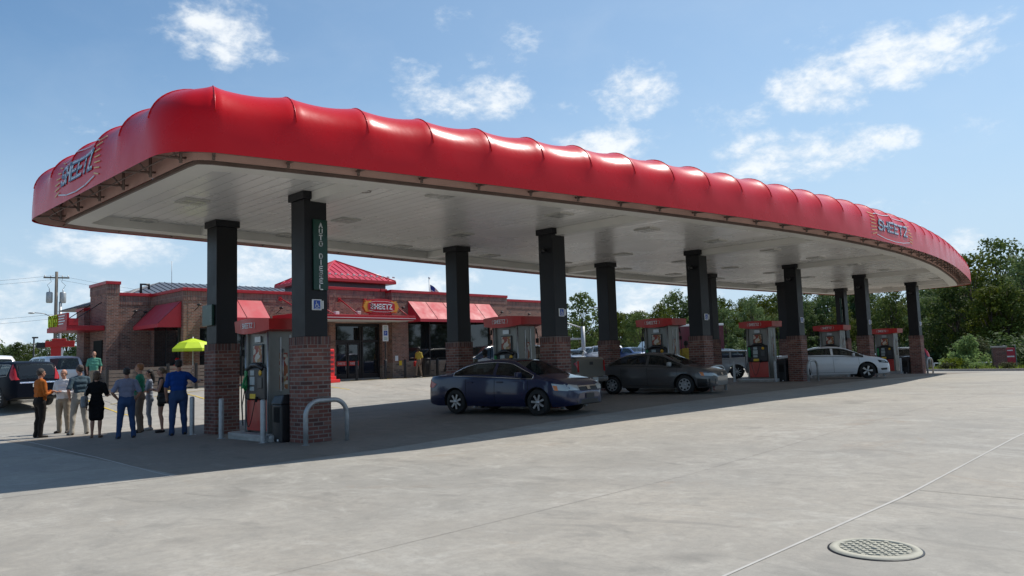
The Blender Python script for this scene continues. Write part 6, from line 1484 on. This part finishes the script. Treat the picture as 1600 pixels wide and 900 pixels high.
# utility pole with transformers
WOOD = worn('weathered_wood', (.17, .145, .12), .9, .3, 3, bump=.5)
c = at_px(88, depth=69); gz = g(c.x, c.y); t = thing('utility_pole', 'wooden utility pole with two grey transformer cans behind the shop', 'utility pole', (c.x, c.y, gz), R_(-17))
MB().tube([(0, 0, -.2), (0, 0, 9.9)], [.17, .12], 12).build('pole', WOOD, t); MB().tube([(.34, 0, -.2), (.34, 0, 7.2)], [.13, .12], 10).build('side_pole', GALV, t)
bevel(MB().box(-1.0, 1.0, -.06, .06, 9.3, 9.42).build('cross_arm', WOOD, t), .01)
for e in (-1, 1): 
    o = MB().lathe([(.001, 8.1), (.22, 8.08), (.26, 8.0), (.26, 7.2), (.22, 7.12), (.001, 7.1)], c=(.52*e, .1, 0), n=18).build('transformer', GALV, t)
    MB().tube([(.52*e, .1, 8.1), (.52*e, .1, 8.35)], .05, 8).build('bushing', WHITE, o); MB().tube([(.52*e, .1, 8.35), (.7*e, .1, 8.7), (.4*e, 0, 9.0), (.5*e, 0, 9.4)], .015, 5).build('lead_wire', BLACK, o)
for x_ in (-.9, -.45, .45, .9): MB().lathe([(.001, .18), (.04, .16), (.06, .08), (.04, 0)], c=(x_, 0, 9.42), n=10).build('insulator', WHITE, t)
o = MB().tube([(0, 0, 5.7), (-.9, -.3, 6.15), (-1.6, -.55, 6.2)], .04, 6).build('lamp_arm', GALV, t); MB().ball((-1.8, -.6, 6.17), .16, 8, sq=(1.7, 1, .5)).build('lamp_head', GALV, o)
def wire(label, a, b, sag):
    t = thing('overhead_wire', label, 'wire', tuple(a), 0, 'overhead wires at the utility pole'); A = Vector(a); B_ = Vector(b); P = []
    for k in range(25): u = k/24; p = A.lerp(B_, u); p.z -= sag*4*u*(1-u); P.append(p-A)
    o = MB().tube(P, .009, 4).build('cable', BLACK, t); return t
cw = Vector((c.x, c.y, 0))
L1 = at_px(-260, depth=75); L2 = at_px(420, depth=115)
for k, (dz, w_) in enumerate(((9.55+gz, 'top'), (9.2+gz, 'upper middle'), (6.1+gz, 'lower middle'), (5.7+gz, 'lowest'))):
    wire(f'{w_} cable running left from the utility pole', (cw.x-.2, cw.y, dz), (L1.x, L1.y, dz+(.5 if k < 2 else .2)), .35)
for k, (dz, w_) in enumerate(((9.55+gz, 'upper'), (9.2+gz, 'lower'))): wire(f'{w_} cable running right from the utility pole over the shop roof', (cw.x+.2, cw.y, dz), (L2.x, L2.y, dz+1), .6)
# red T-shaped drive-through post
c = at_px(90, depth=50); gz = g(c.x, c.y); t = thing('clearance_post', 'red T-shaped drive-through post with a white edge, in front of the utility pole', 'sign post', (c.x, c.y, gz), R_(-17))
bevel(MB().box(-.30, .27, -.12, .12, 0, 2.55).build('post', mat('bright_red_panel', (.50, .02, .015), .4), t), .01); bevel(MB().box(.271, .38, -.13, .13, 0, 2.5).build('white_edge', WHITE, t), .005)
bevel(MB().box(-.62, 1.02, -.18, .18, 2.55, 2.93).build('cross_bar', MATS['bright_red_panel'], t), .02); bevel(MB().box(-.25, .55, -.17, .17, 2.93, 3.08).build('top_step', MATS['bright_red_panel'], t), .02); bevel(MB().box(-1.08, -.625, -.19, .19, 2.5, 2.84).build('menu_box', BLACK, t), .02)
c = at_px(55, depth=62); t = thing('lamp_post', 'thin black lamp post left of the red T-shaped post', 'lamp post', (c.x, c.y, g(c.x, c.y))); MB().tube([(0, 0, 0), (0, 0, 3.7)], .06, 8).build('post', BLACK, t); bevel(MB().box(-.12, .28, -.12, .12, 3.7, 3.82).build('lamp_head', BLACK, t), .02)
c = at_px(908, depth=62); gz = g(c.x, c.y); t = thing('street_lamp', 'grey street lamp post with side arms right of the second near column', 'street lamp', (c.x, c.y, gz), R_(-40)); MB().tube([(0, 0, 0), (0, 0, 4.0-gz)], .16, 10).build('post', GALV, t); MB().tube([(0, 0, 3.85-gz), (-1.4, 0, 4.35-gz), (-2.4, 0, 4.5-gz)], .06, 8).build('arm', GALV, t); MB().rbox(-1.5, -.1, -.05, .05, 2.95-gz, 3.1-gz, .02).build('lower_arm', GALV, t)
c = at_px(946, depth=62); gz = g(c.x, c.y); t = thing('street_lamp', 'tall lamp post mostly hidden behind the third far column, its arm pointing left', 'street lamp', (c.x, c.y, gz), R_(-42)); MB().tube([(0, 0, 0), (0, 0, 5.5-gz)], .09, 8).build('post', GALV, t); MB().rbox(-1.1, 0, -.09, .09, 5.42-gz, 5.52-gz, .03).build('lamp_head', GALV, t)
# flag behind the shop
c = at_px(671, depth=52); gz = g(c.x, c.y); t = thing('flagpole', 'flagpole behind the shop roof', 'flagpole', (c.x, c.y, gz)); MB().tube([(0, 0, 0), (0, 0, 7.15-gz)], .04, 8).ball((0, 0, 7.2-gz), .08, 8).build('pole', WHITE, t)
t = thing('flag', 'red and white striped flag with a blue corner hanging above the shop roof', 'flag', (c.x, c.y, 0), R_(-48)); cols = [mat('flag_red', (.5, .02, .03), .8), mat('flag_white', (.75, .75, .75), .8), mat('flag_blue', (.02, .03, .2), .8)]
m = MB(); nx_ = 14
for i in range(nx_+1):
    u = i/nx_
    for j in range(14):
        v = j/13; m.v.append((.05+u*.75, .06*math.sin(u*9+v*2), 6.75-v*.62-u*.62+.05*math.sin(u*5)))
for i in range(nx_):
    for j in range(13): a = i*14+j; m.f.append((a, a+14, a+15, a+1)); m.m.append(2 if (i < 6 and j < 7) else j % 2); m.sm.append(True)
m.build('cloth', cols, t)
